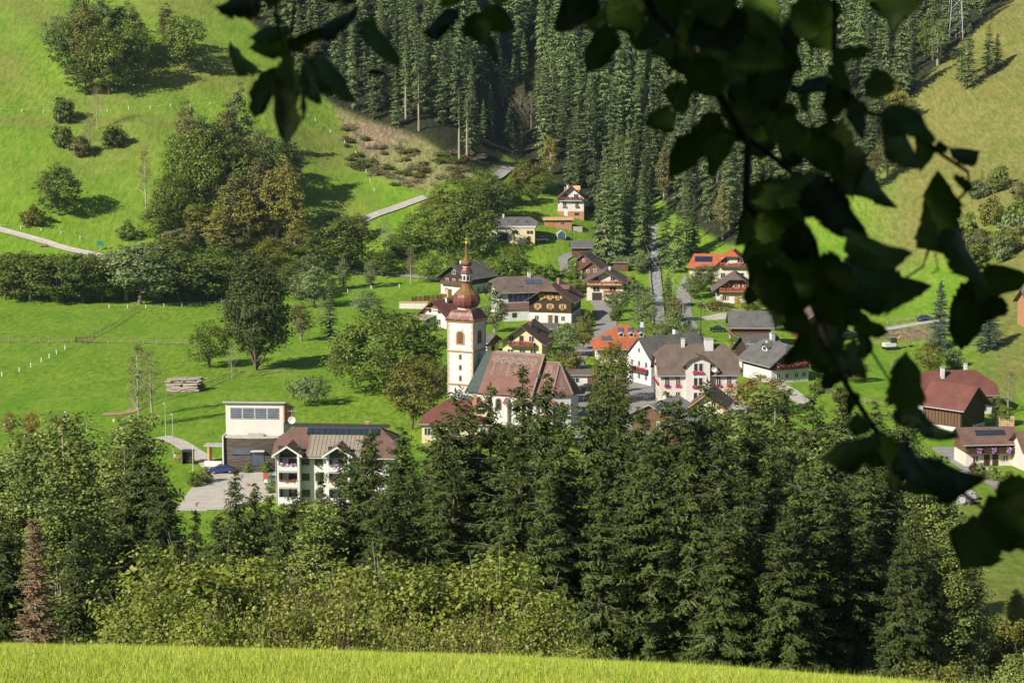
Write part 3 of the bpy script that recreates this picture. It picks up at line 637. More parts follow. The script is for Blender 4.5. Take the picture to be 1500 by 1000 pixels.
class House:
    def __init__(s, name, label, cat, px, py, rot, W, L, Hh, pitch, anchor='f', wall='white', roof='roof_brown', over=.8, overg=.8,
                 hip=0.0, upper=None, base=None, group=None, depth=2.5, rt=.22, pos=None, gabletop=None):
        s.W, s.L, s.Hh, s.tan = W, L, Hh, math.tan(R(pitch)); p = pos or gp(px, py); a = R(rot)
        rm = Matrix.Rotation(a, 3, 'Z'); off = {'f': (0, L/2, 0), 'r': (-W/2, 0, 0), 'l': (W/2, 0, 0)}[anchor]
        c = p+rm@Vector(off); s.e = tag(empty(name, (c.x, c.y, p.z), a), label, cat, group); s.over, s.overg, s.hip = over, overg, hip
        s.rm = rm
        rise = W/2*s.tan; xq = W/2*hip; zc = Hh+rise*(1-hip)
        def sect(z0, k=0.0):
            w2 = W/2+k
            pl = [(-w2, z0), (w2, z0), (w2, Hh)]
            pl += [(0, Hh+rise)] if hip == 0 else ([] if hip >= 1 else [(xq, zc), (-xq, zc)])
            return pl+[(-w2, Hh)]
        MB().prism(sect(-depth), -L/2, L/2).build('wall', M[wall], s.e)
        if upper:
            z0, m = upper; mb = MB()
            if z0 >= Hh:                                    # only the gable triangle is timber
                k = (z0-Hh)/max(rise, .01); xw = W/2*(1-k)
                tri = [(-xw, z0), (xw, z0)]+([(0, Hh+rise)] if hip == 0 else [(xq, zc), (-xq, zc)])
                for y0, y1 in ((-L/2-.05, -L/2+.05), (L/2-.05, L/2+.05)): MB().prism(tri, y0, y1).build('gable_boarding', M[m], s.e)
            else: MB().prism(sect(z0, .05), -L/2-.05, L/2+.05).build('timber_wall', M[m], s.e)
        if base: z1, m = base; MB().box(-W/2-.06, W/2+.06, -L/2-.06, L/2+.06, -depth, z1).build('plinth', M[m], s.e)
        xe = W/2+over; ze = Hh-over*s.tan+.16; zr = Hh+rise+.16; ye = L/2+overg
        s.zr = zr
        if hip <= 0:
            V = [(-xe,-ye,ze),(xe,-ye,ze),(xe,ye,ze),(-xe,ye,ze),(0,-ye,zr),(0,ye,zr)]; F = [(0,4,5,3),(4,1,2,5)]
            F = [tuple(f) for f in ((0,4,5,3),(1,2,5,4))]
            F = [(3,0,4,5),(1,2,5,4)]
        else:
            xb = xe*hip; zb = zr-hip*(zr-ze); ins = min(xb*.95, ye*.95)
            V = [(-xe,-ye,ze),(xe,-ye,ze),(xe,ye,ze),(-xe,ye,ze),(0,-ye+ins,zr),(0,ye-ins,zr)]
            if hip >= 1: F = [(3,0,4,5),(1,2,5,4),(0,1,4),(2,3,5)]
            else:
                V += [(-xb,-ye,zb),(xb,-ye,zb),(xb,ye,zb),(-xb,ye,zb)]
                F = [(3,0,6,4,5,9),(1,2,8,5,4,7),(6,7,4),(8,9,5)]
        s.roof = MB().shell(V, F, rt).build('roof', M[roof], s.e)
        for sg in (-1, 1): MB().tube([(sg*(xe+.05), -ye+.05, ze-.06), (sg*(xe+.05), ye-.05, ze-.06)], .075, 6).build('gutter', M['metal'], s.roof)
        s.xe, s.ze, s.ye = xe, ze, ye
    def frame(s, face):
        W, L = s.W, s.L
        return {'f': (Vector((0,-L/2,0)), Vector((1,0,0)), Vector((0,-1,0))), 'b': (Vector((0,L/2,0)), Vector((-1,0,0)), Vector((0,1,0))),
                'r': (Vector((W/2,0,0)), Vector((0,1,0)), Vector((1,0,0))), 'l': (Vector((-W/2,0,0)), Vector((0,-1,0)), Vector((-1,0,0)))}[face]
    def win(s, face, u, z, w=1.0, h=1.25, fl=None, shut=None, fr='frame_white', pane='glass', out=.06, mull=True, name='window', arch=False):
        o, ux, n = s.frame(face); up = Vector((0, 0, 1)); c = o+ux*u+up*z+n*(out-.04)
        def rect(a0, a1, b0, b1, d0, d1):
            return MB().obox(c+ux*a0+up*b0+n*d0, ux*(a1-a0), n*(d1-d0), up*(b1-b0))
        f = .1
        wd = rect(-w/2-f, w/2+f, -h/2-f, h/2+f, -.06, .05)
        ob = wd.build(name, M[fr], s.e)
        pn = rect(-w/2, w/2, -h/2, h/2, 0, .075).build('pane', M[pane], ob)
        if mull and w > .5: rect(-.045, .045, -h/2, h/2, .02, .10).build('mullion', M[fr], ob)
        if shut:
            for sg in (-1, 1):
                a = sg*(w/2+.1+.24); rect(a-.24, a+.24, -h/2, h/2, .0, .09).build('shutter', M[shut], ob)
        if fl: flowers('flower_box', fl, ob, c-up*(h/2+.15), ux, n, w*1.25, .42)
        return ob
    def door(s, face, u, w=1.1, h=2.1, m='frame_brown', z0=0):
        o, ux, n = s.frame(face); c = o+ux*u+Vector((0, 0, z0))
        d = MB().obox(c-ux*(w/2)-n*.05, ux*w, n*.14, Vector((0, 0, h))).build('door', M[m], s.e)
        MB().obox(c+ux*(w/2-.18)+n*.09+Vector((0, 0, 1)), ux*.06, n*.06, Vector((0, 0, .12))).build('handle', M['metal'], d); return d
    def balcony(s, face, z, u0, u1, dep=1.2, m='wood_orange', fl=None, rail=.95, slab='wood_mid', solid=True):
        o, ux, n = s.frame(face); c = o+Vector((0, 0, z))
        b = MB().obox(c+ux*u0-n*.05, ux*(u1-u0), n*(dep+.05), Vector((0, 0, .16))).build('balcony', M[slab], s.e)
        r = MB(); k = max(2, int((u1-u0)/.16))
        r.obox(c+ux*u0+n*(dep-.10)+Vector((0, 0, rail)), ux*(u1-u0), n*.10, Vector((0, 0, .10)))
        r.obox(c+ux*u0+n*(dep-.10)+Vector((0, 0, .22)), ux*(u1-u0), n*.10, Vector((0, 0, .10)))
        for i in range(k): r.obox(c+ux*(u0+(u1-u0)*(i+.12)/k)+n*(dep-.07)+Vector((0, 0, .25)), ux*((u1-u0)/k*(.8 if solid else .3)), n*.04, Vector((0, 0, rail-.2)))
        for ue in (u0, u1-.06): r.obox(c+ux*ue, ux*.06, n*(dep-.11), Vector((0, 0, rail)))
        r.build('railing', M[m], b)
        if fl: flowers('flower_box', fl, b, c+ux*((u0+u1)/2)+n*(dep-.05)+Vector((0, 0, rail+.12)), ux, n, u1-u0-.1, .5, int((u1-u0)*34), .4)
        return b
    def chimney(s, x, y, h=1.2, w=.6, m='white', cap='concrete'):
        z = s.zr-abs(x)*s.tan
        c = MB().box(x-w/2, x+w/2, y-w/2, y+w/2, z-.9, z+h).build('chimney', M[m], s.roof)
        MB().box(x-w/2-.08, x+w/2+.08, y-w/2-.08, y+w/2+.08, z+h+.01, z+h+.12).build('chimney_cap', M[cap], s.roof); return c
    def onroof(s, side, y, f, w, l, m, name, n=1, gap=.12, lift=.05, th=.08):
        """panels lying on a roof plane; y along the ridge, f from ridge (0) to eave (1), w along y, l down the slope"""
        sg = 1 if side == 'r' else -1; d = Vector((sg*s.xe, 0, s.ze-s.zr)); ln = d.length; d.normalize(); up = Vector((0, 1, 0)).cross(d)*(1)
        if up.z < 0: up = -up
        c = Vector((0, 0, s.zr))+d*(ln*f)
        pw = (w-(n-1)*gap)/n
        for i in range(n):
            y0 = y-w/2+i*(pw+gap)
            p = MB().obox(c+Vector((0, y0, 0))-d*(l/2)+up*lift, Vector((0, pw, 0)), d*l, up*th).build(name, M[m], s.roof)
    def dormer(s, side, y, f, w, h, d, wall='white', roof='roof_brown', fl=None, pane='glass'):
        sg = 1 if side == 'r' else -1; x1 = sg*s.xe*f; z0 = s.zr+(s.ze-s.zr)*f
        x0 = sg*max(0, abs(x1)-d); a = math.tan(R(35))*w/2
        def P(x, yy, z): return (x, y+yy, z)
        dm = MB(); xa, xb = min(x0, x1), max(x0, x1)
        dm.box(xa, xb, y-w/2, y+w/2, z0-.4, z0+h).build('dormer', M[wall], s.roof)
        V = [P(x1+sg*.3, -w/2-.25, z0+h-.15), P(x1+sg*.3, 0, z0+h+a), P(x1+sg*.3, w/2+.25, z0+h-.15), P(x0, -w/2-.25, z0+h-.15), P(x0, 0, z0+h+a), P(x0, w/2+.25, z0+h-.15)]
        rf = MB().shell(V, [(0,1,4,3),(1,2,5,4)], .15).build('dormer_roof', M[roof], s.roof)
        MB().obox((x1+sg*.02, y-w*.28, z0+h*.18), (sg*.05, 0, 0), (0, w*.56, 0), (0, 0, h*.7)).build('window', M[pane], s.roof)

def box_thing(name, label, cat, pos, rz, parts, group=None):
    e = tag(empty(name, pos, rz), label, cat, group)
    for nm, m, bx in parts:
        MB().box(*bx).build(nm, M[m], e)
    return e
# ------------------------------------------------------------------ the church
def arched(o, ux, n, w, h, d0, d1, k=6, pointed=False):
    """arched slab standing on a wall: o is the middle of its foot"""
    up = Vector((0, 0, 1)); o = Vector(o); pl = [(-w/2, 0), (w/2, 0), (w/2, h)]
    if pointed: pl += [(w*.36, h+w*.32), (0, h+w*.62), (-w*.36, h+w*.32)]
    else: pl += [(w/2*math.cos(math.pi*i/k), h+w/2*math.sin(math.pi*i/k)) for i in range(1, k)]
    pl += [(-w/2, h)]; mb = MB(); kk = len(pl)
    mb.v = [tuple(o+ux*a+up*b+n*d0) for a, b in pl]+[tuple(o+ux*a+up*b+n*d1) for a, b in pl]
    mb.f = [tuple(range(kk))[::-1], tuple(range(kk, 2*kk))]+[(i, (i+1) % kk, kk+(i+1) % kk, kk+i) for i in range(kk)]
    return mb
X_, Y_, Z_ = Vector((1,0,0)), Vector((0,1,0)), Vector((0,0,1))
p = gp(684, 608); CH = tag(empty('church', p, R(-25.6)), 'white village church with red onion-domed tower and patterned tile roof', 'church')
T = 2.75
tw = MB().box(-T, T, -T, T, -2, 19).build('tower', M['white'], CH)
for z in (6.4, 12.9): MB().box(-T-.2, T+.2, -T-.2, T+.2, z, z+.28).build('ledge', M['ochre'], tw)
MB().box(-T-.3, T+.3, -T-.3, T+.3, 18.75, 19.1).build('cornice', M['ochre'], tw)
for sx in (-1, 1):
    for sy in (-1, 1):
        if (sx, sy) == (-1, 1): continue
        for i in range(31):
            z = .2+i*.6; ww = .42 if i % 2 else .26
            if abs(z+.27-6.55) < .45 or abs(z+.27-13.05) < .45: continue
            x0, x1 = sorted((sx*(T-ww), sx*(T+.05))); y0, y1 = sorted((sy*(T-ww), sy*(T+.05)))
            MB().box(x0, x1, y0, y1, z, z+.54).build('quoin', M['quoin'], tw)
for n, ux in ((-Y_, X_), (X_, Y_)):
    o = n*T
    f = arched(o+Z_*14.3, ux, n, 1.9, 1.9, -.05, .07).build('window', M['ochre'], tw)
    arched(o+Z_*14.55, ux, n, 1.3, 1.7, 0, .10).build('pane', M['wood_mid'], f)
    c = MB(); ring = [tuple(o+Z_*17.6+ux*(.62*math.cos(a))+Z_*(.62*math.sin(a))+n*.05) for a in [2*math.pi*k/16 for k in range(16)]]
    c.poly(ring); c.poly([tuple(Vector(q)+n*.04) for q in ring]); c.build('clock_face', M['palepink'], tw)
    for z in (7.2, 9.3, 11.4):
        f = MB().obox(o+ux*-.3+Z_*z-n*.05, ux*.6, n*.11, Z_*1.1).build('window', M['ochre'], tw)
        MB().obox(o+ux*-.17+Z_*(z+.15), ux*.34, n*.09, Z_*.8).build('pane', M['glass'], f)
# roof of the tower: square skirt, bulb, lantern, small bulb, spire
sk = MB().lathe([(3.35*1.414, 19.1), (2.95*1.414, 19.35), (2.62*1.414, 19.9), (2.35*1.414, 20.5), (1.9*1.414, 21.0)], 4, rot=0).build('tower_skirt_roof', M['copper_red'], CH)
MB().lathe([(1.8, 20.95), (1.8, 21.3)], 12).build('ring', M['white'], CH)
MB().lathe([(1.7,21.25),(2.25,21.55),(2.62,22.1),(2.76,22.75),(2.68,23.4),(2.40,23.95)], 12).build('onion_dome', M['copper_red'], CH)
MB().lathe([(2.40,23.95),(1.95,24.4),(1.5,24.75),(1.25,25.05),(1.1,25.6),(1.0,26.2)], 12).build('onion_neck', M['copper_moss'], CH)
MB().lathe([(1.22, 26.2), (1.25, 26.4), (1.05, 26.5)], 8).build('lantern_sill', M['copper_red'], CH)
ln = MB().lathe([(1.0, 26.5), (1.0, 27.95)], 8).build('lantern', M['white'], CH)
for k in range(8):
    a = 2*math.pi*k/8; n = Vector((math.cos(a), math.sin(a), 0)); ux = Vector((-n.y, n.x, 0))
    arched(n*.93+Z_*26.65, ux, n, .42, .7, -.05, .03).build('opening', M['glass'], ln)
MB().lathe([(1.25,27.95),(1.28,28.1),(.98,28.5),(.80,28.9),(.72,29.15)], 8).build('lantern_roof', M['copper_red'], CH)
MB().lathe([(.74,29.15),(.74,29.35)], 8).build('ring', M['white'], CH)
MB().lathe([(.80,29.35),(1.08,29.65),(1.13,29.95),(1.0,30.2)], 12).build('small_onion', M['copper_red'], CH)
MB().lathe([(1.0,30.2),(.62,30.5),(.36,30.85),(.24,31.4),(.15,32.6),(.10,33.6)], 12).build('spire', M['copper_moss'], CH)
MB().lathe([(.05,33.5),(.22,33.6),(.29,33.8),(.22,34.02),(.05,34.1)], 12).build('ball', M['gold'], CH, True)
MB().box(-.04,.04,-.04,.04,34.1,35.0).box(-.28,.28,-.035,.035,34.55,34.63).build('cross', M['gold'], CH)
# nave
x0, x1, hw, he, zr = 2.8, 16.3, 5.15, 6.6, 13.1
MB().box(x0, x1, -hw, hw, -2, he).build('nave_wall', M['white'], CH)
MB().poly([(x1,-hw,he-.2),(x1,hw,he-.2),(x1,0,zr-.2)]).poly([(x1-.3,-hw,he-.2),(x1-.3,hw,he-.2),(x1-.3,0,zr-.2)]).build('nave_gable', M['white'], CH)
xs = 5.3; e_ = .55; ze = he-e_*(zr-he)/hw
V = [(x0-.3,-hw-e_,ze),(xs,-hw-e_,ze),(xs+.35,0,zr),(x0+1.5,0,zr),(x0-.3,hw+e_,ze),(xs,hw+e_,ze)]
cg = MB().shell(V, [(0,1,2,3),(3,2,5,4)], .2).build('copper_roof', M['copper_green'], CH)
V = [(xs,-hw-e_,ze),(x1+.45,-hw-e_,ze),(x1+.45,0,zr),(xs+.35,0,zr),(xs,hw+e_,ze),(x1+.45,hw+e_,ze)]
nr = MB().shell(V, [(0,1,2,3),(3,2,5,4)], .22).build('nave_roof', M['roof_church'], CH)
# pale tile ornament on the camera side of the nave roof
dsl = Vector((0,-hw-e_,ze-zr)); sl = dsl.length; dsl.normalize(); nsl = Vector((0,dsl.z,-dsl.y))
if nsl.z < 0: nsl = -nsl
def ons(x, s, base=Vector((0,0,zr)), d=None, n=None): return base+X_*x+(d or dsl)*s+(n or nsl)*.03
def bars(segs, nm, base=Vector((0,0,zr)), d=None, n=None, wd=.15):
    """pale tiles laid in bars, one connected ornament"""
    mb = MB()
    for (a, b_, c, e2) in segs:
        P, Q = ons(a, b_, base, d, n), ons(c, e2, base, d, n); v = (Q-P).normalized(); sd = v.cross(n or nsl).normalized()*wd
        mb.obox(P-sd, Q-P, sd*2, (n or nsl)*.03)
    return mb.build(nm, M['tile_pale'], nr)
for k in range(6):
    cx = 7.0+k*1.6; r_ = .78; c2 = 1.75
    dm = [(cx-r_,c2,cx,c2-r_),(cx,c2-r_,cx+r_,c2),(cx+r_,c2,cx,c2+r_),(cx,c2+r_,cx-r_,c2)]
    if k % 2: dm += [(cx-.3,c2,cx,c2-.3),(cx,c2-.3,cx+.3,c2)]
    else: dm += [(cx-.22,c2+.22,cx+.22,c2-.22)]
    L0 = 5.0 if k % 2 == 0 else 4.0
    dm += [(cx,c2+r_,cx,L0),(cx-.45,L0-.5,cx+.45,L0-.5),(cx-.3,L0,cx+.3,L0),(cx-.25,c2+r_+.5,cx+.25,c2+r_+.5)]
    bars(dm, 'tile_ornament')
bars([(xs+.95,.35,x1+.2,.35)], 'tile_ornament', wd=.10); bars([(xs+.9,.02,x1+.4,.02)], 'ridge_tiles', wd=.16)
bars([(x1+.33,0,x1+.33,sl-.05)], 'verge_tiles', wd=.16)
# choir with polygonal end
cw, cr, c1 = 4.1, 11.7, 20.3; ap = [(x1,-cw),(c1,-cw),(23.0,-1.75),(23.0,1.75),(c1,cw),(x1,cw)]
MB().vprism(ap, -2, he).build('choir_wall', M['white'], CH)
sc_ = 1.12; ev = [(x,y*sc_) for x,y in ap]; ev[2] = (23.5,-2.0); ev[3] = (23.5,2.0); ev[1] = (c1+.15,-cw*sc_); ev[4] = (c1+.15,cw*sc_)
zc_ = he-.35; V = [(x,y,zc_) for x,y in ev]+[(x1+.05,0,cr),(c1-.4,0,cr)]
chr_ = MB().shell(V, [(0,1,7,6),(1,2,7),(2,3,7),(3,4,7),(4,5,6,7)], .2).build('choir_roof', M['roof_church'], CH)
def hipbar(a, b_, nm='hip_tiles'):
    a, b_ = Vector(a), Vector(b_); MB().tube([a+Z_*.05, b_+Z_*.05], .17, 5).build(nm, M['tile_pale'], CH)
for k in (1, 2, 3): hipbar(V[k], V[7])
hipbar(V[6], V[7], 'ridge_tiles')
d2 = Vector((0,-cw*sc_,zc_-cr)).normalized(); n2 = Vector((0,d2.z,-d2.y)); n2 = n2 if n2.z > 0 else -n2
cx = 18.2; bars([(cx-.7,2,cx,1.3),(cx,1.3,cx+.7,2),(cx+.7,2,cx,2.7),(cx,2.7,cx-.7,2),(cx-1,3.4,cx,2.6),(cx,2.6,cx+1,3.4),(cx,2.7,cx,4.4),(cx-.5,3.9,cx+.5,3.9),(cx-.6,1.0,cx+.6,1.0)], 'tile_ornament', Vector((0,0,cr)), d2, n2, .15)
A, B_, C_ = Vector(V[1]), Vector(V[2]), Vector(V[7]); mid = (A+B_)/2; d3 = (mid-C_).normalized(); n3 = (B_-A).cross(C_-A).normalized(); n3 = n3 if n3.z > 0 else -n3
mb = MB(); sx = (B_-A).normalized()
for a, b_, c, e2 in [(0,3.2,0,5.6),(-.4,4.2,.4,4.2),(-.6,5.4,.6,5.4),(-.3,4.9,.3,4.9)]:
    P, Q = C_+sx*a+d3*b_+n3*.03, C_+sx*c+d3*e2+n3*.03; v = (Q-P).normalized(); sd = v.cross(n3)*.13; mb.obox(P-sd, Q-P, sd*2, n3*.03)
mb.build('tile_ornament', M['tile_pale'], CH)
# windows, buttresses and quoins of nave and choir
for x in (5.2, 9.4, 13.2):
    f = arched((x,-hw,2.6), X_, -Y_, 1.5, 1.7, -.05, .06).build('window', M['ochre'], CH); arched((x,-hw,2.8), X_, -Y_, 1.0, 1.55, 0, .10).build('pane', M['glass'], f)
f = arched((18.6,-cw,2.4), X_, -Y_, 1.5, 1.8, -.05, .06, pointed=True).build('window', M['ochre'], CH); arched((18.6,-cw,2.6), X_, -Y_, 1.0, 1.7, 0, .10, pointed=True).build('pane', M['glass'], f)
nn = Vector((2.35,-2.7,0)).normalized(); nn = Vector((nn.x,nn.y,0)); ux = Vector((-nn.y, nn.x, 0)); mc = Vector(((c1+23)/2, -(cw+1.75)/2, 0))
f = arched(mc+Z_*2.4, ux, nn, 1.3, 1.8, -.05, .06, pointed=True).build('window', M['ochre'], CH); arched(mc+Z_*2.6, ux, nn, .85, 1.7, 0, .10, pointed=True).build('pane', M['glass'], f)
for x, y, sy in ((7.3,-hw,1.0),(11.3,-hw,1.0),(15.6,-hw,1.0),(16.9,-cw,.9),(c1,-cw,.9)):
    MB().vprism([(x-.4,y-sy),(x+.4,y-sy),(x+.4,y+.05),(x-.4,y+.05)], -2, 4.4).build('buttress', M['palepink'], CH)
    MB().shell([(x-.5,y-sy-.15,4.3),(x+.5,y-sy-.15,4.3),(x+.5,y+.02,5.2),(x-.5,y+.02,5.2)], [(0,1,2,3)], .12).build('buttress_cap', M['roof_church'], CH)

# ------------------------------------------------------------------ houses of the village
h = House('rectory', 'rectory with brick-red hipped roof and yellow wall below the church tower', 'house', 666, 650, -93, 9, 12.0, 4.0, 36, 'r', 'yellow', 'roof_red', hip=1.0, over=.6, overg=.6)
for u in (-5, -2.6, .4, 3, 5.2): h.win('r', u, 2.3)
h.chimney(.3, 3.4, 1.2, .8, 'brick'); h.dormer('r', 4.6, .62, 2.6, 1.3, 3, 'yellow', 'roof_red')

# apartment block
h = House('apartment_block', 'white three-storey apartment block with gabled balcony bays and solar strip', 'apartment block', 490, 737, -94, 11, 17.5, 8.0, 31, 'r', 'white', 'roof_redbrown', hip=.55, over=1.0, overg=1.1)
s_ = h
d = Vector((s_.xe,0,s_.ze-s_.zr)); ln_ = d.length; d.normalize(); up = Vector((-d.z,0,d.x)); up = up if up.z > 0 else -up
MB().obox(Vector((0,-4.2,s_.zr))+d*1.9+up*.04, Vector((0,8.6,0)), d*(ln_-2.0), up*.06).build('metal_roof_field', M['roof_beige'], h.roof)
for k in range(15): MB().obox(Vector((0,-4.1+k*.64,s_.zr))+d*2.0+up*.10, Vector((0,.06,0)), d*(ln_-2.2), up*.07).build('roof_seam', M['roof_beige'], h.roof)
h.onroof('r', .9, .20, 11.6, 1.55, 'solar_dark', 'solar_panel', 12, .06, .14)
MB().box(-.35,.35,-8.2,8.2,s_.zr-.2,s_.zr+.28).build('ridge_cover', M['metal_dark'], h.roof)
h.chimney(-.5, 4.5, .9, .7, 'brick')
for i, z in enumerate((1.6, 4.2, 6.7)):
    for u in (-4.5, -2.4, 4.2, 7.2): 
        for du in (-.3, .3): h.win('r', u+du, z, .42, .95, fr='frame_brown', mull=False)
for b_, uc in enumerate((-7.0, .95)):
    W2 = 3.3
    xw = h.W/2
    bay = MB().box(xw-.1, xw+.5, uc-W2/2-.12, uc+W2/2+.12, -2, 9.2).build('balcony_bay', M['glass'], h.e)
    for uu in (uc-W2/2, uc+W2/2-.0):
        MB().box(xw+.51, xw+2.0, uu-.17, uu+.17, -2, 8.6).build('bay_pillar', M['frame_white'], bay)
    for i, z in enumerate((.3, 2.9, 5.5)):
        MB().box(xw+.51, xw+2.05, uc-W2/2+.18, uc+W2/2-.18, z-.2, z).build('balcony_floor', M['concrete'], bay)
        MB().box(xw+1.92, xw+2.02, uc-W2/2+.19, uc+W2/2-.19, z+.05, z+1.05).build('balcony_parapet', M['frame_white'], bay)
        if i: flowers('flower_box', 'fl_purple' if i == 2 else 'fl_red', bay, Vector((xw+1.95, uc, z+1.15)), Y_, X_, W2*.8, .25, 60)
        MB().box(xw+.3, xw+.56, uc-1.2, uc-.2, z+.02, z+2.1).build('door', M['frame_white'], bay)
    V = [(xw+2.7,uc-W2/2-.75,8.2),(xw+2.7,uc,9.75),(xw+2.7,uc+W2/2+.75,8.2),(xw-3.2,uc-W2/2-.75,8.2),(xw-3.2,uc,9.75),(xw-3.2,uc+W2/2+.75,8.2)]
    MB().shell(V, [(0,1,4,3),(1,2,5,4)], .2).build('bay_roof', M['roof_redbrown'], bay)
    for sg in (-1, 1):
        P, Q = Vector((xw+2.72,uc,9.72)), Vector((xw+2.72,uc+sg*(W2/2+.75),8.17)); MB().obox(P-Z_*.28, Q-P, X_*.1, Z_*.3).build('barge_board', M['frame_white'], bay)
MB().box(xw+2.02, xw+2.12, -8.95, -8.85, -2, 8).build('downpipe', M['metal'], h.e)
# dish and aerial on the block
P_ = Vector((0,-7.6,s_.zr)); MB().tube([P_, P_+Z_*2.6],.05,5).build('aerial_mast', M['metal'], h.roof)
MB().tube([P_+Z_*2.3-Y_*.7, P_+Z_*2.3+Y_*.7],.035,4).build('aerial', M['metal'], h.roof)
ds = MB(); c = P_+Z_*.9+X_*.35; ring = [c+Y_*(.62*math.cos(a))+Z_*(.62*math.sin(a)) for a in [2*math.pi*k/18 for k in range(18)]]
n0 = len(ds.v); ds.v += [tuple(q) for q in ring]+[tuple(c-X_*.18)]; ds.f += [(i, (i+1) % 18, 18) for i in range(18)]; ds.build('satellite_dish', M['frame_white'], h.roof)

# timber-clad hall with the pale upper storey
p = gp(368, 691); HL = tag(empty('village_hall', p, R(-3)), 'modern hall with weathered timber base and pale box storey on top', 'hall')
hall = MB(); prof = [(-4.55,0),(-2.5,-.42),(0,-.6),(2.5,-.42),(4.75,0),(4.75,9),(-4.55,9)]
hb = MB().vprism(prof, -2, 5.9).build('timber_base', M['wood_grey'], HL)
for k in range(14):
    z = .1+k*.42
    for (a, b_) in zip(prof[:4], prof[1:5]):
        A, B_ = Vector((*a, z)), Vector((*b_, z)); v = B_-A; n = Vector((v.y,-v.x,0)).normalized(); MB().obox(A+n*.002, v, n*.035, Z_*.36).build('board', M['wood_grey'], hb)
MB().vprism([(x*1.015, y-.12) for x, y in prof], 5.92, 6.12).build('base_roof', M['gravel'], HL)
MB().box(-4.75,-4.56,-.6,9,-2,6.3).build('end_wall', M['frame_white'], HL)
f = MB().obox((-3.2,-.62,3.1),(3.4,-.12,0),(0,.2,0),(0,0,1.0)).build('window', M['frame_brown'], HL); MB().obox((-3.1,-.72,3.2),(3.2,-.12,0),(0,.1,0),(0,0,.8)).build('pane', M['glass_blue'], f)
f = MB().obox((.3,-.76,1.2),(2.1,.28,0),(0,.2,0),(0,0,2.5)).build('window', M['metal_dark'], HL); MB().obox((.4,-.84,1.3),(1.9,.26,0),(0,.1,0),(0,0,2.3)).build('pane', M['glass_blue'], f)
MB().obox((.2,-1.5,3.75),(2.3,.28,0),(0,1.0,0),(0,0,.15)).build('canopy', M['frame_white'], HL)
ub = MB().obox((-4.5,1.6,6.0),(9.9,0,0),(0,8.9,0),(0,0,3.3))
ub.v += [(-4.5,1.6,9.3),(5.4,1.6,9.3),(5.4,10.5,9.3),(-4.5,10.5,9.3),(-4.5,1.6,11.7),(5.4,1.6,11.7)]; ub.f += [(8,9,13,12),(9,10,13),(10,11,12,13),(11,8,12)]
ub=ub.build('upper_storey', M['palepink'], HL)
MB().shell([(-4.9,1.0,11.98),(5.9,1.0,11.98),(5.9,10.9,9.35),(-4.9,10.9,9.35)],[(0,1,2,3)],.25).build('flat_roof', M['metal'], HL)
for k in range(4):
    x0_ = -3.75+k*2.12; f = MB().box(x0_,x0_+2.02,1.5,1.62,8.9,10.9).build('window', M['frame_white'], HL)
    for j in range(2): MB().box(x0_+.1,x0_+1.92,1.44,1.51,8.98+j*.95,8.98+j*.95+.87).build('pane', M['glass_blue'], f)
    for j in range(5): MB().box(x0_+.1,x0_+1.92,1.38,1.42,9.05+j*.38,9.12+j*.38).build('louvre', M['metal'], f)
MB().shell([(5.42,1.5,11.5),(5.62,1.5,11.5),(5.62,10.4,9.2),(5.42,10.4,9.2)],[(0,1,2,3)],3.2).build('side_cladding', M['brick'], HL)
MB().box(-.6,2.2,.2,1.2,6.13,6.5).build('roof_light', M['concrete'], HL)
pp = gp(322, 688)
box_thing('entrance_porch', 'small porch of orange timber and concrete left of the hall', 'porch', gp(317, 676), R(-5),
  [('roof_slab','concrete',(-1.9,1.9,-1.2,1.2,2.9,3.15)),('side_wall','timber_new',(-1.3,-1.0,-1.1,1.1,-1,2.9)),('side_wall','concrete',(1.3,1.5,-1.1,1.1,-1,2.9)),('ramp_wall','frame_white',(-1.2,1.8,-3.8,-3.5,-1,.9))])

# white house with the dark red roof, left of the tower
h = House('house', 'white house with dark red roof and porch left of the church tower', 'house', 637, 479, -42, 8.4, 11, 3.6, 37, 'f', 'white', 'roof_red', over=1.0, overg=1.2, upper=(4.9, 'wood_mid'))
for u in (-1.7, 1.7): h.win('f', u, 4.2, .8, .9, fr='frame_brown')
for u in (-2.5, 1.5): h.win('f', u, 1.5, 1.2, 1.3)
for u in (-3, 0, 3): h.win('r', u, 1.8)
h.chimney(.9, -2, 1.1, .6)
MB().shell([(-5.4,-9.3,2.4),(.6,-9.3,2.4),(.6,-5.45,3.2),(-5.4,-5.45,3.2)],[(0,1,2,3)],.18).build('porch_roof', M['roof_beige'], h.e)
for x in (-5.1,-2.4,.3): MB().box(x-.1,x+.1,-9.1,-8.9,-1.5,2.35).build('porch_post', M['wood_mid'], h.e)
for k in range(3):
    P = Vector((-1.6+1.6*k,-6.5,5.0)); 
MB().tube([(-2.4,-6.55,4.9),(2.4,-6.55,4.9)],.12,4).build('gable_beam', M['wood_orange'], h.e)
fw = tag(empty('garden_wall', gp(604, 452)), 'long pale orange garden wall beside the dark red roof', 'wall')
MB().box(-3.6,4.2,-.2,.2,-1.5,1.7).build('wall_panel', M['palepink'], fw); MB().box(-3.7,4.3,-.35,.35,1.72,2.0).build('coping', M['timber_new'], fw)
fb = tag(empty('board_fence', gp(630, 440), R(34)), 'stepped wooden board fence behind the dark red roof', 'fence')
for k in range(9): MB().box(-6+k*1.4,-6+k*1.4+1.28,-.05,.05,-.6,1.35+.12*(k % 2)).build('panel', M['timber_new' if k % 3 else 'wood_orange'], fb)
for k in range(10): MB().box(-6.1+k*1.4,-5.98+k*1.4,-.08,.08,-1,1.6).build('post', M['wood_mid'], fb)
MB().box(5.6,6.9,-.6,.6,-1,2.8).build('pillar', M['timber_new'], fb)

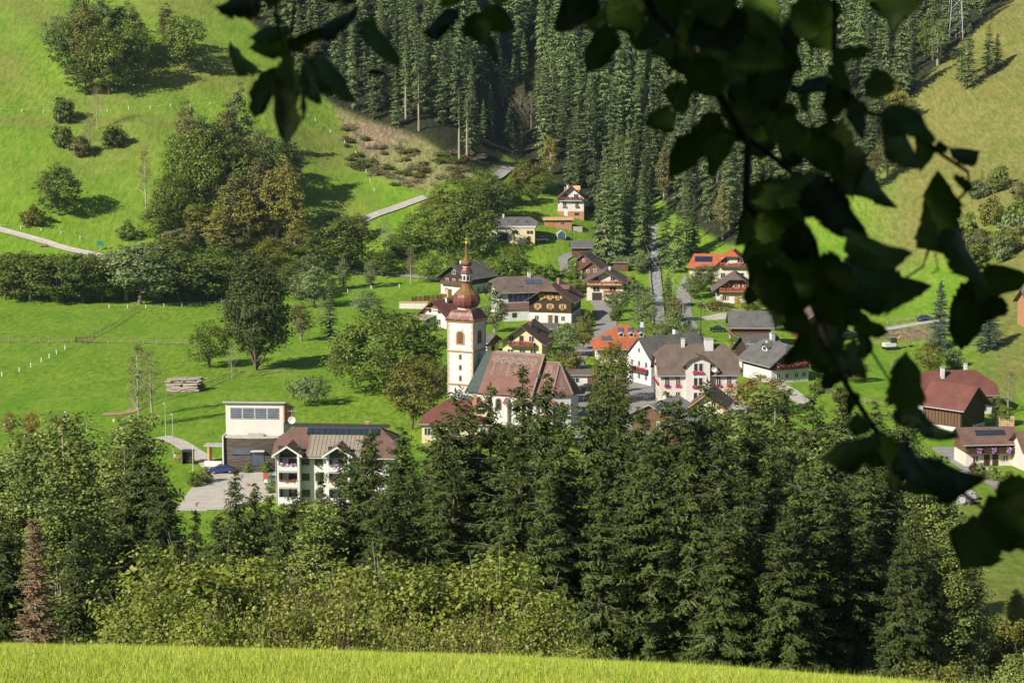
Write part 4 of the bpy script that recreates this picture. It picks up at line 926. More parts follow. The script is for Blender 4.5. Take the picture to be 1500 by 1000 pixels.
h = House('chalet', 'chalet with grey roof and timber gable behind the church spire', 'house', 665, 432, -36, 9.5, 12.5, 5.3, 34, 'f', 'white', 'roof_grey', over=1.0, overg=1.3, upper=(3.0, 'wood_dark'))
for u in (-2.4, 0, 2.4): h.win('f', u, 4.1, .9, 1.0)
h.win('f', 0, 6.6, 1.1, 1.1); h.balcony('f', 3.0, -4.2, 4.2, 1.1, 'wood_mid', slab='wood_mid')
for u in (-4, -1, 2): h.win('r', u, 1.4, 1.0, 1.2)
for u in (-2.6, 2.6): h.win('f', u, 1.3, 1.0, 1.2)
h.chimney(-.6, -2, 1.2)

h = House('farmhouse', 'long farmhouse with brown roof and a row of solar panels on its wall', 'farmhouse', 768, 467, -76, 10.5, 13.0, 7.6, 30, 'r', 'white', 'roof_brown', hip=.35, over=1.1, overg=1.4, upper=(8.9, 'wood_dark'))
for u in (-4.6, -1.6, 1.4): h.win('r', u, 1.7)
MB().shell([(5.25,-6.4,4.4),(8.4,-6.4,3.1),(8.4,5.8,3.1),(5.25,5.8,4.4)],[(0,1,2,3)],.2).build('lean_to_roof', M['roof_redbrown'], h.e)
MB().box(5.26,8.0,-6.0,5.4,-2,3.0).build('lean_to', M['white'], h.e)
for k in range(6): MB().box(5.2,5.42,-4.4+k*1.42,-4.4+k*1.42+1.2,4.75,6.75).build('solar_panel', M['solar'], h.e)
MB().box(5.15,5.3,-4.6,4.3,4.6,6.9).build('panel_frame', M['frame_white'], h.e)
for u in (-3.4, 3.6): MB().box(7.98,8.1,u-.6,u+.6,.9,2.1).build('window', M['glass'], h.e)
h.onroof('r', 3.2, .38, 4.4, 1.9, 'glass_blue', 'solar_panel', 2); h.onroof('r', -.6, .62, 1.0, .8, 'glass_blue', 'skylight')
h.chimney(.2, 2.6, 1.1, .8)

h = House('chalet', 'dark brown timber chalet with orange shutters and flower boxes', 'house', 806, 473, -13, 11.2, 12.5, 6.3, 33, 'f', 'white', 'roof_redbrown', hip=.33, over=1.3, overg=1.6, upper=(2.7, 'wood_dark'))
for u in (-2.2, 0, 2.2): h.win('f', u, 7.0, .75, 1.0, 'fl_yellow', 'shutter_orange')
for u in (-3.3, 0, 3.3): h.win('f', u, 4.4, .8, 1.05, 'fl_yellow', 'shutter_orange')
for u in (-3.6, 3.4): h.win('f', u, 1.3, .9, 1.1)
h.door('f', 0); h.door('f', 1.6, .9, 2.0, 'wood_dark')
for u in (-3.5, -.5, 2.5): h.win('r', u, 1.3, .9, 1.3); h.win('r', u, 4.4, .8, 1.0)
h.chimney(.8, 0, 1.4, .6, 'brick'); h.dormer('r', 0, .55, 2.2, 1.0, 2.4, 'wood_dark', 'roof_redbrown')

h = House('house', 'pale yellow house with flower balcony just behind the church roof', 'house', 765, 527, -14, 9.3, 11, 4.4, 37, 'f', 'yellow', 'roof_redbrown', over=1.1, overg=1.4)
for u in (-2.6, 2.2): h.win('f', u, 5.0, 1.1, 1.1)
h.win('f', -.2, 4.6, .8, 1.9, fr='frame_brown')
for u in (-2.8, 0, 2.6): h.win('f', u, 1.7, 1.3, 1.4)
h.balcony('f', 3.2, -3.0, 3.0, 1.3, 'wood_mid', 'fl_red'); h.chimney(.8, -1, 1.0, .8, 'wood_mid')
h.onroof('r', -1, .35, 2.4, 1.4, 'solar_dark', 'solar_panel')
h = House('shed', 'small shed with weathered grey roof right beside the church tower', 'shed', 722, 519, 58, 5, 8, 3.4, 28, 'f', 'cream', 'roof_grey', over=.9, overg=.9, upper=(2.2, 'wood_mid'))
h.door('f', 0, 1.4, 2.1, 'wood_dark')
h = House('garage', 'low grey-roofed garage behind the pale yellow house', 'garage', 795, 497, -95, 6, 6.5, 2.6, 18, 'r', 'wood_mid', 'roof_grey', over=.5, overg=.5)
h.door('r', 0, 2.6, 2.1, 'wood_dark')

h = House('house', 'white house under a bright orange hipped roof with skylights', 'house', 917, 532, -88, 11, 12.6, 4.0, 36, 'r', 'white', 'roof_orange', hip=1.0, over=1.1, overg=1.1)
for u in (-4.6, -2.2, .4, 3.0): h.win('r', u, 2.2, 1.0, 1.3)
for u in (-3, 0, 3): h.win('f', u, 2.2)
for k in range(3):
    y = -.9+k*2.3; h.dormer('r', y, .50, 1.0, .75, 1.6, 'white', 'metal')
    h.onroof('r', y, .22, 1.3, 1.3, 'glass_blue', 'skylight')
h.chimney(-1.2, 4.2, 1.4, .7, 'white', 'solar'); h.onroof('r', -4.4, .55, 2.2, 1.3, 'glass_blue', 'solar_panel', 2)

h = House('house', 'long white house with grey roof standing behind the pink inn', 'house', 936, 561, -58, 8.8, 15, 5.8, 42, 'f', 'white', 'roof_grey', over=.5, overg=.5)
for z in (1.6, 4.3):
    for u in (-2.6, 0, 2.6): h.win('f', u, z, .8, 1.1)
h.win('f', 0, 7.2, .7, .9)
for u in (-5, -2, 1): h.win('r', u, 3.9, .9, 1.2)
h.balcony('f', 2.4, -2, 3.5, .7, 'wood_mid', 'fl_pink'); h.chimney(-.6, 2.5, 1.5, .9, 'white', 'solar')

# the inn
h = House('inn', 'pink three-storey inn with magenta flower boxes at its windows', 'inn', 1023, 594, -87, 10.5, 15.4, 6.7, 43, 'r', 'pink', 'roof_brown', hip=.42, over=.7, overg=.7, base=(.7, 'stone'))
for u in (-6.4, -4.2, 4.0, 6.1):
    h.win('r', u, 2.1, .75, 1.5); h.win('r', u, 5.1, .75, 1.6, 'fl_pink')
for u in (-3.4, -1.1, 1.2, 3.4): h.win('f', u, 5.1, .75, 1.5, 'fl_pink'); h.win('f', u, 2.1, .75, 1.5)
h.win('f', -1.2, 8.3, .8, 1.2, 'fl_pink'); h.win('f', 1.6, 8.3, .8, 1.2)
xw = h.W/2
by = MB().box(xw+.002, xw+1.1, -2.7, 2.1, -2, 9.0).build('centre_bay', M['palepink'], h.e)
V = [(xw+1.7,-3.5,8.2),(xw+1.7,-2.2,9.55),(xw+1.7,-.3,10.3),(xw+1.7,1.6,9.55),(xw+1.7,2.9,8.2)]; V += [(-.4 if k == 2 else xw-3.6 if k in (1,3) else xw-1.4, y, z) for k, (x, y, z) in enumerate(V)]
MB().shell(V, [(k,k+1,k+6,k+5) for k in range(4)], .22).build('bay_roof', M['roof_brown'], by)
bt = MB(); pl = [(-2.7,9.0),(2.1,9.0),(1.4,9.5),(-.3,10.1),(-2.0,9.5)]; bt.v = [(xw+1.0,a,b_) for a,b_ in pl]+[(xw+1.1,a,b_) for a,b_ in pl]; bt.f = [(4,3,2,1,0),(5,6,7,8,9)]+[(i,(i+1)%5,5+(i+1)%5,5+i) for i in range(5)]; bt.build('bay_gable', M['palepink'], by)
for z, fl in ((8.0, 'fl_pink'), (5.1, 'fl_pink'), (2.1, None)):
    for du in (-.5, .5):
        f = MB().box(xw+1.05, xw+1.16, -.3+du-.45, -.3+du+.45, z-.85, z+.85).build('window', M['frame_white'], by); MB().box(xw+1.1, xw+1.19, -.3+du-.34, -.3+du+.34, z-.74, z+.74).build('pane', M['glass'], f)
    if fl: flowers('flower_box', fl, by, Vector((xw+1.15,-.3,z-1.05)), Y_, X_, 2.2, .45, 110)
h.chimney(.3, -2.6, 1.4, .7, 'white'); h.chimney(.5, 2.6, 1.5, 1.7, 'white')
ds = MB(); c = Vector((xw+1.3, 2.9, 7.6)); ring = [c+Y_*(.6*math.cos(a))+Z_*(.6*math.sin(a)) for a in [2*math.pi*k/18 for k in range(18)]]; ds.v = [tuple(q) for q in ring]+[tuple(c-X_*.2)]; ds.f = [(i,(i+1)%18,18) for i in range(18)]; ds.build('satellite_dish', M['frame_white'], h.e)
h.door('r', -6.0, 1.2, 2.2)

h = House('house', 'small cream gabled house in front of the pink inn', 'house', 1035, 624, -14, 6.4, 8.5, 3.9, 38, 'f', 'cream', 'roof_brown', over=.8, overg=1.1)
h.win('f', -1.0, 3.6, .8, 1.0, 'fl_yellow'); h.win('f', 1.3, 4.2, .8, 1.0); h.win('f', -1.6, 1.4); h.win('f', 1.6, 1.4)
MB().tube([(-3.9,-5.36,3.15),(0,-5.36,6.2),(3.9,-5.36,3.15)],.14,4).build('barge_board', M['wood_orange'], h.e)
h = House('barn', 'grey-roofed barn with red boarded wall, right of the pair below the inn', 'barn', 996, 652, -28, 6.5, 9, 3.0, 24, 'f', 'wood_red', 'roof_ash', over=.7, overg=.7); h.door('f', 0, 1.8, 2.2, 'wood_dark'); h.win('r', 1, 1.6, .8, .8)
h = House('barn', 'gabled grey-roofed barn, left of the pair below the inn', 'barn', 953, 632, -30, 8.0, 11, 3.2, 26, 'f', 'wood_mid', 'roof_ash', over=.8, overg=.8)
h.chimney(-.6, 2, 1.0, .6); h.door('f', -1.2, 2.0, 2.4, 'wood_dark'); h.win('f', 1.8, 1.6, .8, .8)
h = House('garage', 'low white garage with flat brown roof at the church square', 'garage', 858, 566, -90, 5.4, 8.2, 2.5, 14, 'r', 'white', 'roof_brown', over=.5, overg=.5)
h.win('r', -2.2, 1.4, 1.4, .9); h.door('r', 1.5, 2.3, 2.0, 'wood_mid')

h = House('chalet', 'cream house with two orange balconies full of red flowers', 'house', 886, 440, -7, 10.2, 11, 5.5, 28, 'f', 'cream', 'roof_brown', over=1.2, overg=1.5)
for u in (-2.4, 2.2): h.win('f', u, 6.2, 1.2, 1.1); h.win('f', u, 3.2, 1.8, 1.3)
h.balcony('f', 4.3, -4.9, 4.9, 1.3, 'timber_new', 'fl_red'); h.balcony('f', 1.7, -.4, 4.9, 1.3, 'timber_new', 'fl_red')
h.door('f', -2.2, 2.8, 2.2, 'wood_dark'); h.chimney(.8, 1, .9)
for u in (-2.5, 2): h.win('l', u, 3.5)
h = House('barn', 'small dark barn with grey roof, topmost of three beside the village lane', 'barn', 853, 379, -88, 5.5, 6.2, 3.6, 30, 'r', 'wood_mid', 'roof_grey', over=.7, overg=.6); h.door('r', .5, 1.8, 2, 'wood_dark')
h = House('barn', 'small timber barn with steep gable, middle of three beside the lane', 'barn', 855, 399, -18, 5.4, 6.5, 3.2, 40, 'f', 'wood_red', 'roof_grey', over=.6, overg=.7); h.win('f', 0, 3.6, .7, .7); MB().box(-2.9,-2.3,-3.5,1,-2,3.0).build('side_wall', M['white'], h.e)
h = House('barn', 'wide timber barn with white corner just behind the double-balcony house', 'barn', 867, 413, -18, 7.0, 7.5, 3.4, 36, 'f', 'wood_mid', 'roof_brown', over=.8, overg=.8); h.win('f', 1, 3.4, .8, .8); h.win('f', -1.2, 3.2, .7, .7); MB().box(-3.8,-2.9,-4.2,1,-2,3.2).build('side_wall', M['white'], h.e)
h = House('wood_shelter', 'open wooden shelter on posts behind the double-balcony house', 'shelter', 909, 397, -94, 2.6, 4.6, 2.6, 12, 'r', 'wood_mid', 'wood_grey', over=.4, overg=.5)

h = House('house', 'white house with steep roof and long balcony at the forest edge', 'house', 836, 318, -4, 8.5, 9.5, 6.2, 41, 'f', 'white', 'roof_redbrown', over=1.0, overg=1.2, base=(1.9, 'brick'))
for u in (-2, 2): h.win('f', u, 4.1, 1.0, 1.3, 'fl_red'); h.win('f', u*.85, 6.9, 1.3, 1.2)
h.balcony('f', 5.3, -3.7, 3.7, 1.1, 'wood_grey', 'fl_red', slab='white'); h.door('f', -1.6, 1.2, 1.9, 'frame_white'); h.win('f', 2, 1.0, 1.4, .8, fr='frame_brown')
h.chimney(-1.2, -2, 1.2); h.chimney(-2.1, 0, 1.0, .6, 'brick'); h.dormer('r', 0, .5, 3.0, 1.1, 3, 'brick', 'timber_new')
h = House('carport', 'orange timber outbuilding below the white house at the forest edge', 'outbuilding', 818, 334, -86, 5, 8.5, 2.6, 12, 'r', 'brick', 'timber_new', over=.6, overg=.7); h.door('r', -2.5, 1.8, 2, 'wood_orange'); h.win('r', 1.2, 1.5, 1.2, .9)
wl = tag(empty('terrace_wall', gp(841, 337)), 'pale concrete terrace wall beside the orange outbuilding', 'wall'); MB().box(-3.2,2.6,-.2,.2,-1.4,.9).build('wall_panel', M['concrete'], wl); MB().box(-3.3,2.7,-.3,.3,.92,1.05).build('coping', M['white'], wl)
gh = gp(822, 349); g = tag(empty('greenhouse', gh, R(5)), 'small glass greenhouse in the garden below the white house', 'greenhouse')
MB().prism([(-1.2,-.2),(1.2,-.2),(1.2,1.5),(0,2.4),(-1.2,1.5)],-1.5,1.5).build('glass_shell', M['glass_blue'], g)
for y in (-1.52, 0, 1.52): MB().tube([(-1.25,y,0),(-1.25,y,1.5),(0,y,2.46),(1.25,y,1.5),(1.25,y,0)],.07,4).build('frame', M['frame_white'], g)

h = House('house', 'long grey-roofed house with pale orange flat annex in the upper meadow', 'house', 752, 352, -91, 9, 13.6, 4.4, 27, 'r', 'cream', 'roof_grey', hip=.5, over=.8, overg=.8, depth=4)
xw = h.W/2
an = MB().box(xw+.002, xw+3.4, -1.4, 6.6, -4, 4.2).build('annex', M['yellow'], h.e); MB().box(xw+.01, xw+3.7, -1.7, 6.9, 4.21, 4.45).build('annex_roof', M['frame_white'], h.e)
for u in (.1, 1.1, 4.6, 5.6): f = MB().box(xw+3.36, xw+3.46, u-.42, u+.42, 2.3, 3.3).build('window', M['frame_brown'], an); MB().box(xw+3.4, xw+3.5, u-.34, u+.34, 2.38, 3.22).build('pane', M['glass'], f)
MB().box(xw+3.36, xw+3.45, 4.0, 5.2, -1, 1.4).build('door', M['frame_brown'], an)
MB().box(xw, xw+2.8, -5.4, -1.6, 2.6, 2.75).build('awning', M['frame_white'], h.e)
MB().box(xw-.02, xw+.1, -5.0, -2.0, -.5, 2.2).build('window', M['glass'], h.e)
for y in (-4.5, -1.5, 1.0, 3.8): h.onroof('r', y, .45, .8, 1.0, 'glass_blue', 'skylight')
h.chimney(.2, -3.2, .9)

# right of the stream
h = House('house', 'cream house with red half-hipped roof and carved wooden balcony', 'house', 1072, 411, -8, 9.8, 10.5, 4.4, 41, 'f', 'cream', 'roof_orange', hip=.3, over=1.1, overg=1.3)
for u in (-2.2, 2.2): h.win('f', u, 5.9, 1.4, 1.2)
h.balcony('f', 3.9, -3.6, 4.2, 1.2, 'wood_red', 'fl_red'); h.win('f', -2.6, 1.5, 1.2, 1.4); h.win('f', 2.5, 1.5, 1.8, 1.6); h.chimney(.2, -1.5, .9, .6, 'brick')
xl = -h.W/2
wg = MB().box(xl-7.4, xl-.002, -3.9, 4.0, -3, 4.2).build('wing', M['cream'], h.e)
V = [(xl-8.2,-4.8,3.5),(xl+.5,-4.8,3.5),(xl+3.6,0,7.2),(xl-6.4,0,7.2),(xl-8.2,4.8,3.5),(xl+.5,4.8,3.5)]
wr = MB().shell(V, [(0,1,2,3),(3,2,5,4),(4,0,3)], .22).build('wing_roof', M['roof_orange'], h.e)
dd = Vector((0,-4.8,-3.7)).normalized(); un = Vector((0,dd.z,-dd.y)); un = un if un.z > 0 else -un
for k in range(5): MB().obox(Vector((xl-6.0+k*1.02,0,7.2))+dd*1.3+un*.05, X_*.95, dd*2.2, un*.08).build('solar_panel', M['solar'], wr)
MB().box(xl-5.8, xl-3.2, -3.98, -3.8, -.5, 2.0).build('garage_door', M['frame_brown'], wg); MB().box(xl-1.9, xl-1.0, -3.98, -3.8, -.2, 3.4).build('door', M['frame_brown'], wg)
h = House('chalet', 'orange timber chalet with flower balcony below the red half-hipped roof', 'house', 1078, 444, -4, 10.6, 10, 4.2, 35, 'f', 'white', 'roof_brown', hip=.28, over=1.3, overg=1.6, upper=(2.7, 'wood_red'))
for u in (-2.6, 0, 2.6): h.win('f', u, 4.9, .9, 1.1, None, 'shutter_orange')
for u in (-3.2, 2.9): h.win('f', u, 1.4, 1.0, 1.2, None, 'shutter_orange')
h.door('f', .2, 1.2, 2.1, 'wood_orange'); h.balcony('f', 3.0, -4.6, 4.6, 1.2, 'wood_orange', 'fl_red')
h = House('barn', 'barn with plain grey roof, dark red boards and white base near the parked dark car', 'barn', 1100, 507, -92, 8, 9.3, 5.0, 36, 'r', 'white', 'roof_grey', over=.9, overg=.9, upper=(1.9, 'wood_red'))
h.win('r', -1.2, .9, 1.0, .8); h.win('r', 3, .9, .8, .7)
h = House('farmhouse', 'dark weathered farmhouse with grey roof at the bend of the lane', 'farmhouse', 1123, 546, -66, 7.5, 7.5, 4.9, 40, 'r', 'wood_dark', 'roof_grey', over=.8, overg=.9, base=(2.0, 'white'))
h.win('f', -1.2, 2.6, .8, 1.0); h.win('f', 1.4, 2.6, .8, 1.0); h.door('f', 0, 1.1, 2); h.chimney(1.6, 2.6, 1.6, .9)
h = House('farmhouse', 'old farmhouse with broad half-hipped roof and white lower wall by the lane', 'farmhouse', 1157, 560, 26, 9.6, 11, 4.6, 36, 'f', 'white', 'roof_grey', hip=.4, over=1.2, overg=1.3, upper=(3.0, 'wood_dark'))
for u in (-3, -.8, 1.6, 3.6): h.win('f', u, 1.5, .8, .9); h.win('f', u, 4.0, .7, .8)
h.balcony('f', 3.0, -4.2, 4.2, 1.0, 'wood_mid', 'fl_red'); h.chimney(-1.6, 1.0, 1.2); h.dormer('l', .5, .45, 2.0, 1.0, 2.2, 'white', 'roof_grey')
h = House('house', 'brown house with orange-framed window half hidden by the hanging leaves', 'house', 1206, 500, 8, 10, 11, 5, 33, 'f', 'wood_red', 'roof_brown', over=1.0, overg=1.0); h.win('f', -1, 4.2, 1.2, 1.3, fr='shutter_orange'); h.win('f', 2.4, 4.2, 1.2, 1.3, fr='shutter_orange'); h.balcony('f', 2.6, -4, 4, 1, 'wood_orange')
h = House('barn', 'big dark timber barn with red roof and white base on the right', 'barn', 1425, 629, 47, 8.4, 8.2, 4.9, 38, 'f', 'wood_dark', 'roof_red', over=1.0, overg=1.0, base=(.9, 'white'))
h.door('f', -1.5, 2.4, 2.6, 'wood_dark')
for k in range(12): MB().obox((-4.3,-3.9+k*.68,1.0),(-.06,0,0),(0,.58,0),(0,0,3.9)).build('board', M['wood_mid'], h.e)
for u in (-2.6, -.9, .8, 2.5): h.win('f', u, .1, .9, .7)
h = House('house', 'long house with dark red half-hipped roof behind the big dark barn', 'house', 1402, 607, -84, 9.5, 14, 4.6, 35, 'r', 'white', 'roof_red', hip=.55, over=1.2, overg=1.2, upper=(2.6, 'wood_dark'))
h.chimney(1.6, -2.2, 1.9, .7); h.chimney(-.6, 3.2, 1.6, .6)
for u in (-5, -2.5, 3, 5.4): h.win('r', u, 3.6, .9, 1.0); h.win('r', u, 1.2, .9, 1.0)
h.balcony('r', 2.6, 3.6, 6.8, 1.1, 'wood_mid')
h = House('chalet', 'small two-storey chalet with solar panels and purple flower baskets', 'house', 1450, 682, -84, 6.2, 8.6, 4.3, 30, 'r', 'pink', 'roof_redbrown', over=1.0, overg=.9, upper=(2.3, 'wood_mid'))
h.onroof('r', .4, .35, 5.2, 1.3, 'solar_dark', 'solar_panel', 3, .06)
for u in (-2.9, -.3, 2.4): h.win('r', u, 3.5, .8, .9); flowers('hanging_basket', 'fl_purple', h.e, Vector((h.W/2+1.0,u+.5,2.9)), Y_, X_, .7, .7, 60, .5)
h.balcony('r', 2.25, -4.2, 4.2, 1.1, 'wood_dark'); h.door('r', -.6, 1.0, 2.0, 'wood_dark'); h.door('r', .9, 1.0, 2.0, 'wood_dark'); h.win('r', -2.6, 1.3, .8, .9); h.win('r', 2.7, 1.3, .8, .9)
MB().box(-3.2,-3.1,-4.3,-.9,0,4).build('end_boarding', M['wood_mid'], h.e)
h = House('house', 'house with pink wall cut off by the right edge of the view', 'house', 1536, 690, -84, 7, 8, 3.8, 34, 'r', 'pink', 'roof_redbrown', over=.8, overg=.9); h.win('r', -2.2, 1.6, .9, 1.0, 'fl_yellow'); h.win('r', 1, 1.6)
h = House('house', 'house with red flower balcony at the right edge behind the round pine', 'house', 1542, 476, -86, 9, 11, 5, 32, 'r', 'brick', 'roof_brown', over=1, overg=1); h.balcony('r', 2.6, -5, 5, 1.2, 'frame_white', 'fl_red')
for u in (-3.5, -1, 2): h.win('r', u, 4.0)
# ------------------------------------------------------------------ vehicles
def car(pos, rz, paint, label, est=False, name='car'):
    e = tag(empty(name, pos, rz), label, 'car', 'cars parked in the village')
    # side profile (x along the car, z up), extruded with tumblehome
    lo = [(-2.1,.35),(-2.15,.62),(-2.0,.86),(-1.2,.93),(1.35,.98),(2.0,.93),(2.12,.62),(2.08,.35)]
    top = [(-1.15,.93),(-.45,1.40),(.9,1.47),(1.45,1.36),(1.95,.96)] if est else [(-1.15,.93),(-.45,1.38),(.75,1.42),(1.65,.96)]
    mb = MB(); k = len(lo)
    for y, ins in ((-.84,0),(.84,0)): mb.v += [(x,y,z) for x,z in lo]
    mb.f = [tuple(range(k)), tuple(range(2*k-1,k-1,-1))]+[(i,k+i,k+(i+1)%k,(i+1)%k) for i in range(k)]
    b = mb.build('body', M['paint_'+paint], e)
    bv = b.modifiers.new('bevel','BEVEL'); bv.width = .07; bv.segments = 2
    c = MB(); k = len(top); bot = top
    c.v = [(x,-(.82 if z < 1 else .66),z) for x,z in top]+[(x,(.82 if z < 1 else .66),z) for x,z in top]
    c.f = [tuple(range(k)), tuple(range(2*k-1,k-1,-1))]+[(i,k+i,k+(i+1)%k,(i+1)%k) for i in range(k)]
    c.build('windows', M['glass'], e)
    r = MB(); rp = [p for p in top if p[1] > 1.2]
    V = [(x,-.67,z+.02) for x,z in rp]+[(x,.67,z+.02) for x,z in rp]; n = len(rp)
    r.shell(V, [(i,i+1,n+i+1,n+i) for i in range(n-1)], .05).build('roof', M['paint_'+paint], e)
    for x in (-1.32,1.32):
        for s in (-1,1):
            w_ = MB().tube([(x,s*.70,.32),(x,s*.90,.32)],.32,14).build('wheel', M['rubber'], e); MB().tube([(x,s*.90,.32),(x,s*.915,.32)],.19,10).build('rim', M['chrome'], w_)
    for s in (-1,1):
        MB().box(-2.17,-2.09,s*.62-.16,s*.62+.16,.58,.72).build('headlight', M['frame_white'], e); MB().box(2.06,2.13,s*.66-.12,s*.66+.12,.66,.80).build('tail_light', M['cloth_red'], e)
    return e
UPZ = Vector((0,0,.12))
car(gp(325,693)+UPZ, R(8), 'blue', 'dark blue car parked in front of the timber-clad hall')
car(gp(793,354)+UPZ, R(12), 'silver', 'silver estate car parked beside the long grey-roofed house', True)
car(gp(861,573)+UPZ, R(172), 'black', 'black car, right of the two parked on the church square')
car(gp(842,576)+UPZ, R(100), 'silver', 'silver car, left of the two parked on the church square')
car(gp(1051,486)+UPZ, R(2), 'darkgreen', 'dark car parked on the grass beside the lane')
car(gp(1353,470)+UPZ, R(8), 'navy', 'blue and white car on the embankment road')
car(gp(404,708)+UPZ, R(60), 'silver', 'silver car beside the apartment block', True)
car(gp(868,632)+UPZ, R(185), 'navy', 'car in the shade below the church choir')

# ------------------------------------------------------------------ people
def person(pos, rz, top, legs, hairm, label, arm=0.0):
    e = tag(empty('person', pos, rz), label, 'person', None)
    J = dict(pel=(0,0,.95),spine=(0,.01,1.20),chest=(0,.02,1.42),neck=(0,.01,1.52),head=(0,-.02,1.62),crown=(0,0,1.76),
             hl=(-.10,0,.90),kl=(-.12,-.03,.50),al=(-.12,.02,.09),tl=(-.13,-.14,.04),hr=(.10,0,.90),kr=(.12,-.05,.50),ar=(.12,.03,.09),tr=(.13,-.13,.04),
             sl=(-.19,.02,1.42),el=(-.26,.03,1.14),wl=(-.27,-.06,.90),gl=(-.27,-.09,.80),sr=(.19,.02,1.42),er=(.27,.0,1.14),wr=(.26,-.12-arm,.92+arm),gr=(.26,-.17-arm,.84+arm))
    Rd = dict(pel=.15,spine=.135,chest=.15,neck=.06,head=.095,crown=.075,hl=.095,kl=.06,al=.042,tl=.035,hr=.095,kr=.06,ar=.042,tr=.035,sl=.07,el=.045,wl=.032,gl=.035,sr=.07,er=.045,wr=.032,gr=.035)
    E = [('pel','spine'),('spine','chest'),('chest','neck'),('neck','head'),('head','crown'),('pel','hl'),('hl','kl'),('kl','al'),('al','tl'),('pel','hr'),('hr','kr'),('kr','ar'),('ar','tr'),('chest','sl'),('sl','el'),('el','wl'),('wl','gl'),('chest','sr'),('sr','er'),('er','wr'),('wr','gr')]
    ks = list(J); me = bpy.data.meshes.new('body'); me.from_pydata([J[k] for k in ks], [(ks.index(a),ks.index(b_)) for a,b_ in E], []); me.update()
    o = link('body', me, e); sk = o.modifiers.new('skin','SKIN'); o.modifiers.new('sub','SUBSURF').levels = 1
    for i, k in enumerate(ks): me.skin_vertices[0].data[i].radius = (Rd[k], Rd[k]*.85); me.skin_vertices[0].data[i].use_root = (k == 'pel')
    dg = bpy.context.evaluated_depsgraph_get(); ev = bpy.data.meshes.new_from_object(o.evaluated_get(dg)); o.modifiers.clear(); o.data = ev
    for m in ('skin', top, legs): ev.materials.append(M[m])
    for p_ in ev.polygons:
        z = p_.center.z; hand = abs(p_.center.x) > .2 and z < .95+arm
        p_.material_index = 0 if z > 1.50 or hand else (1 if z > .93 else 2); p_.use_smooth = True
    MB().lathe([(.02,1.80),(.09,1.77),(.118,1.70),(.115,1.62),(.09,1.58)],10,0,.015).build('hair', M[hairm], e, True)
    return e
person(gp(257,678)+Vector((0,0,.08)), R(20), 'cloth_pale', 'cloth_red', 'hair', 'person in a pale top and red trousers waiting beside the bus shelter')
person(gp(263,679)+Vector((0,0,.08)), R(-30), 'cloth_red', 'cloth_dark', 'hair', 'person in a red top standing just left of the bus shelter', .1)
box_thing('bus_shelter', 'dark glass bus shelter at the edge of the car park', 'bus shelter', gp(276,679), R(-12),
  [('back_panel','glass',(-.9,.9,.5,.56,-.3,2.3)),('side_panel','glass',(-.9,-.84,-.6,.49,-.3,2.3)),('side_panel','glass',(.84,.9,-.6,.49,-.3,2.3)),('roof','metal_dark',(-1.05,1.05,-.8,.7,2.31,2.45)),('seat','wood_mid',(-.7,.7,.1,.48,.42,.48))])

# ------------------------------------------------------------------ street furniture, poles, fences
def pole(px, py, h, label, name='utility_pole', cat='pole', m='wood_grey', r=.13, arms=1, lamp=False, group=None, lean=0):
    p = gp(px, py); e = tag(empty(name, p), label, cat, group)
    MB().tube([(0,0,-1),(lean*h,0,h)],[r*1.15,r*.8],7).build('post', M[m], e)
    if lamp:
        MB().tube([(0,0,h),(.0,-.6,h+.15)],.04,5).build('arm', M['metal'], e); MB().box(-.12,.12,-1.1,-.5,h+.08,h+.2).build('lamp_head', M['frame_white'], e)
    else:
        for i in range(arms):
            a = MB().box(-.8,.8,-.05,.05,h-.35-.6*i,h-.22-.6*i).build('crossarm', M[m], e)
            for x in (-.7,0,.7): MB().lathe([(.05,h-.22-.6*i),(.08,h-.12-.6*i),(.05,h-.02-.6*i)],6,x).build('insulator', M['frame_white'], a)
    return p+Vector((lean*h,0,h))
A = pole(1026,497,9.0,'tall wooden power pole on the little meadow beside the lane')
B_ = pole(942,385,8.5,'wooden power pole above the stream at the forest edge')
C_ = pole(838,361,5.0,'short wooden pole beside the greenhouse garden')
D_ = pole(1098,548,7.0,'pale pole in front of the dark weathered farmhouse', m='metal', r=.09)
pole(1000,488,8.0,'slim pole at the foot of the straight lane', m='metal', r=.07, arms=0)
pole(986,432,5.2,'grey pole on the right bank of the stream', m='metal', r=.10, arms=0)
pole(675,415,6.2,'metal pole beside the lane left of the timber-gabled chalet', m='metal', r=.07, arms=0)
pole(568,402,4.5,'short metal post beside the lane at the foot of the slope', m='metal', r=.07, arms=0)
pole(901,599,6.5,'street lamp on the church square', 'street_lamp', 'street lamp', 'metal', .07, lamp=True)
pole(882,456,4.6,'street lamp beside the bend of the village street', 'street_lamp', 'street lamp', 'metal', .07, lamp=True)
pole(243,644,6.8,'street lamp, leftmost of the pair on the footpath', 'street_lamp', 'street lamp', 'metal', .07, lamp=True)
pole(254,665,7.2,'street lamp, right of the pair on the footpath', 'street_lamp', 'street lamp', 'metal', .07, lamp=True)
pole(283,693,5.0,'pale flagpole between bus shelter and blue car', 'flagpole', 'pole', 'frame_white', .06, arms=0)
pole(98,640,4.8,'street lamp among the treetops at the left meadow edge', 'street_lamp', 'street lamp', 'metal', .07, lamp=True)
def wire(P, Q, sag, label, n=14, r=.03):
    pts = [P.lerp(Q, i/n)-Vector((0,0,sag*4*(i/n)*(1-i/n))) for i in range(n+1)]
    o = MB().tube([p_-pts[0] for p_ in pts], r, 4).build('power_line', M['metal'], None); o.location = pts[0]; tag(o, label, 'power line', 'overhead power lines')
for k, dx in enumerate((-.7,.7)): wire(B_+Vector((dx,0,-.1)), A+Vector((dx,0,-.1)), 4.0, ('left' if k == 0 else 'right')+' power line from the forest pole to the meadow pole')
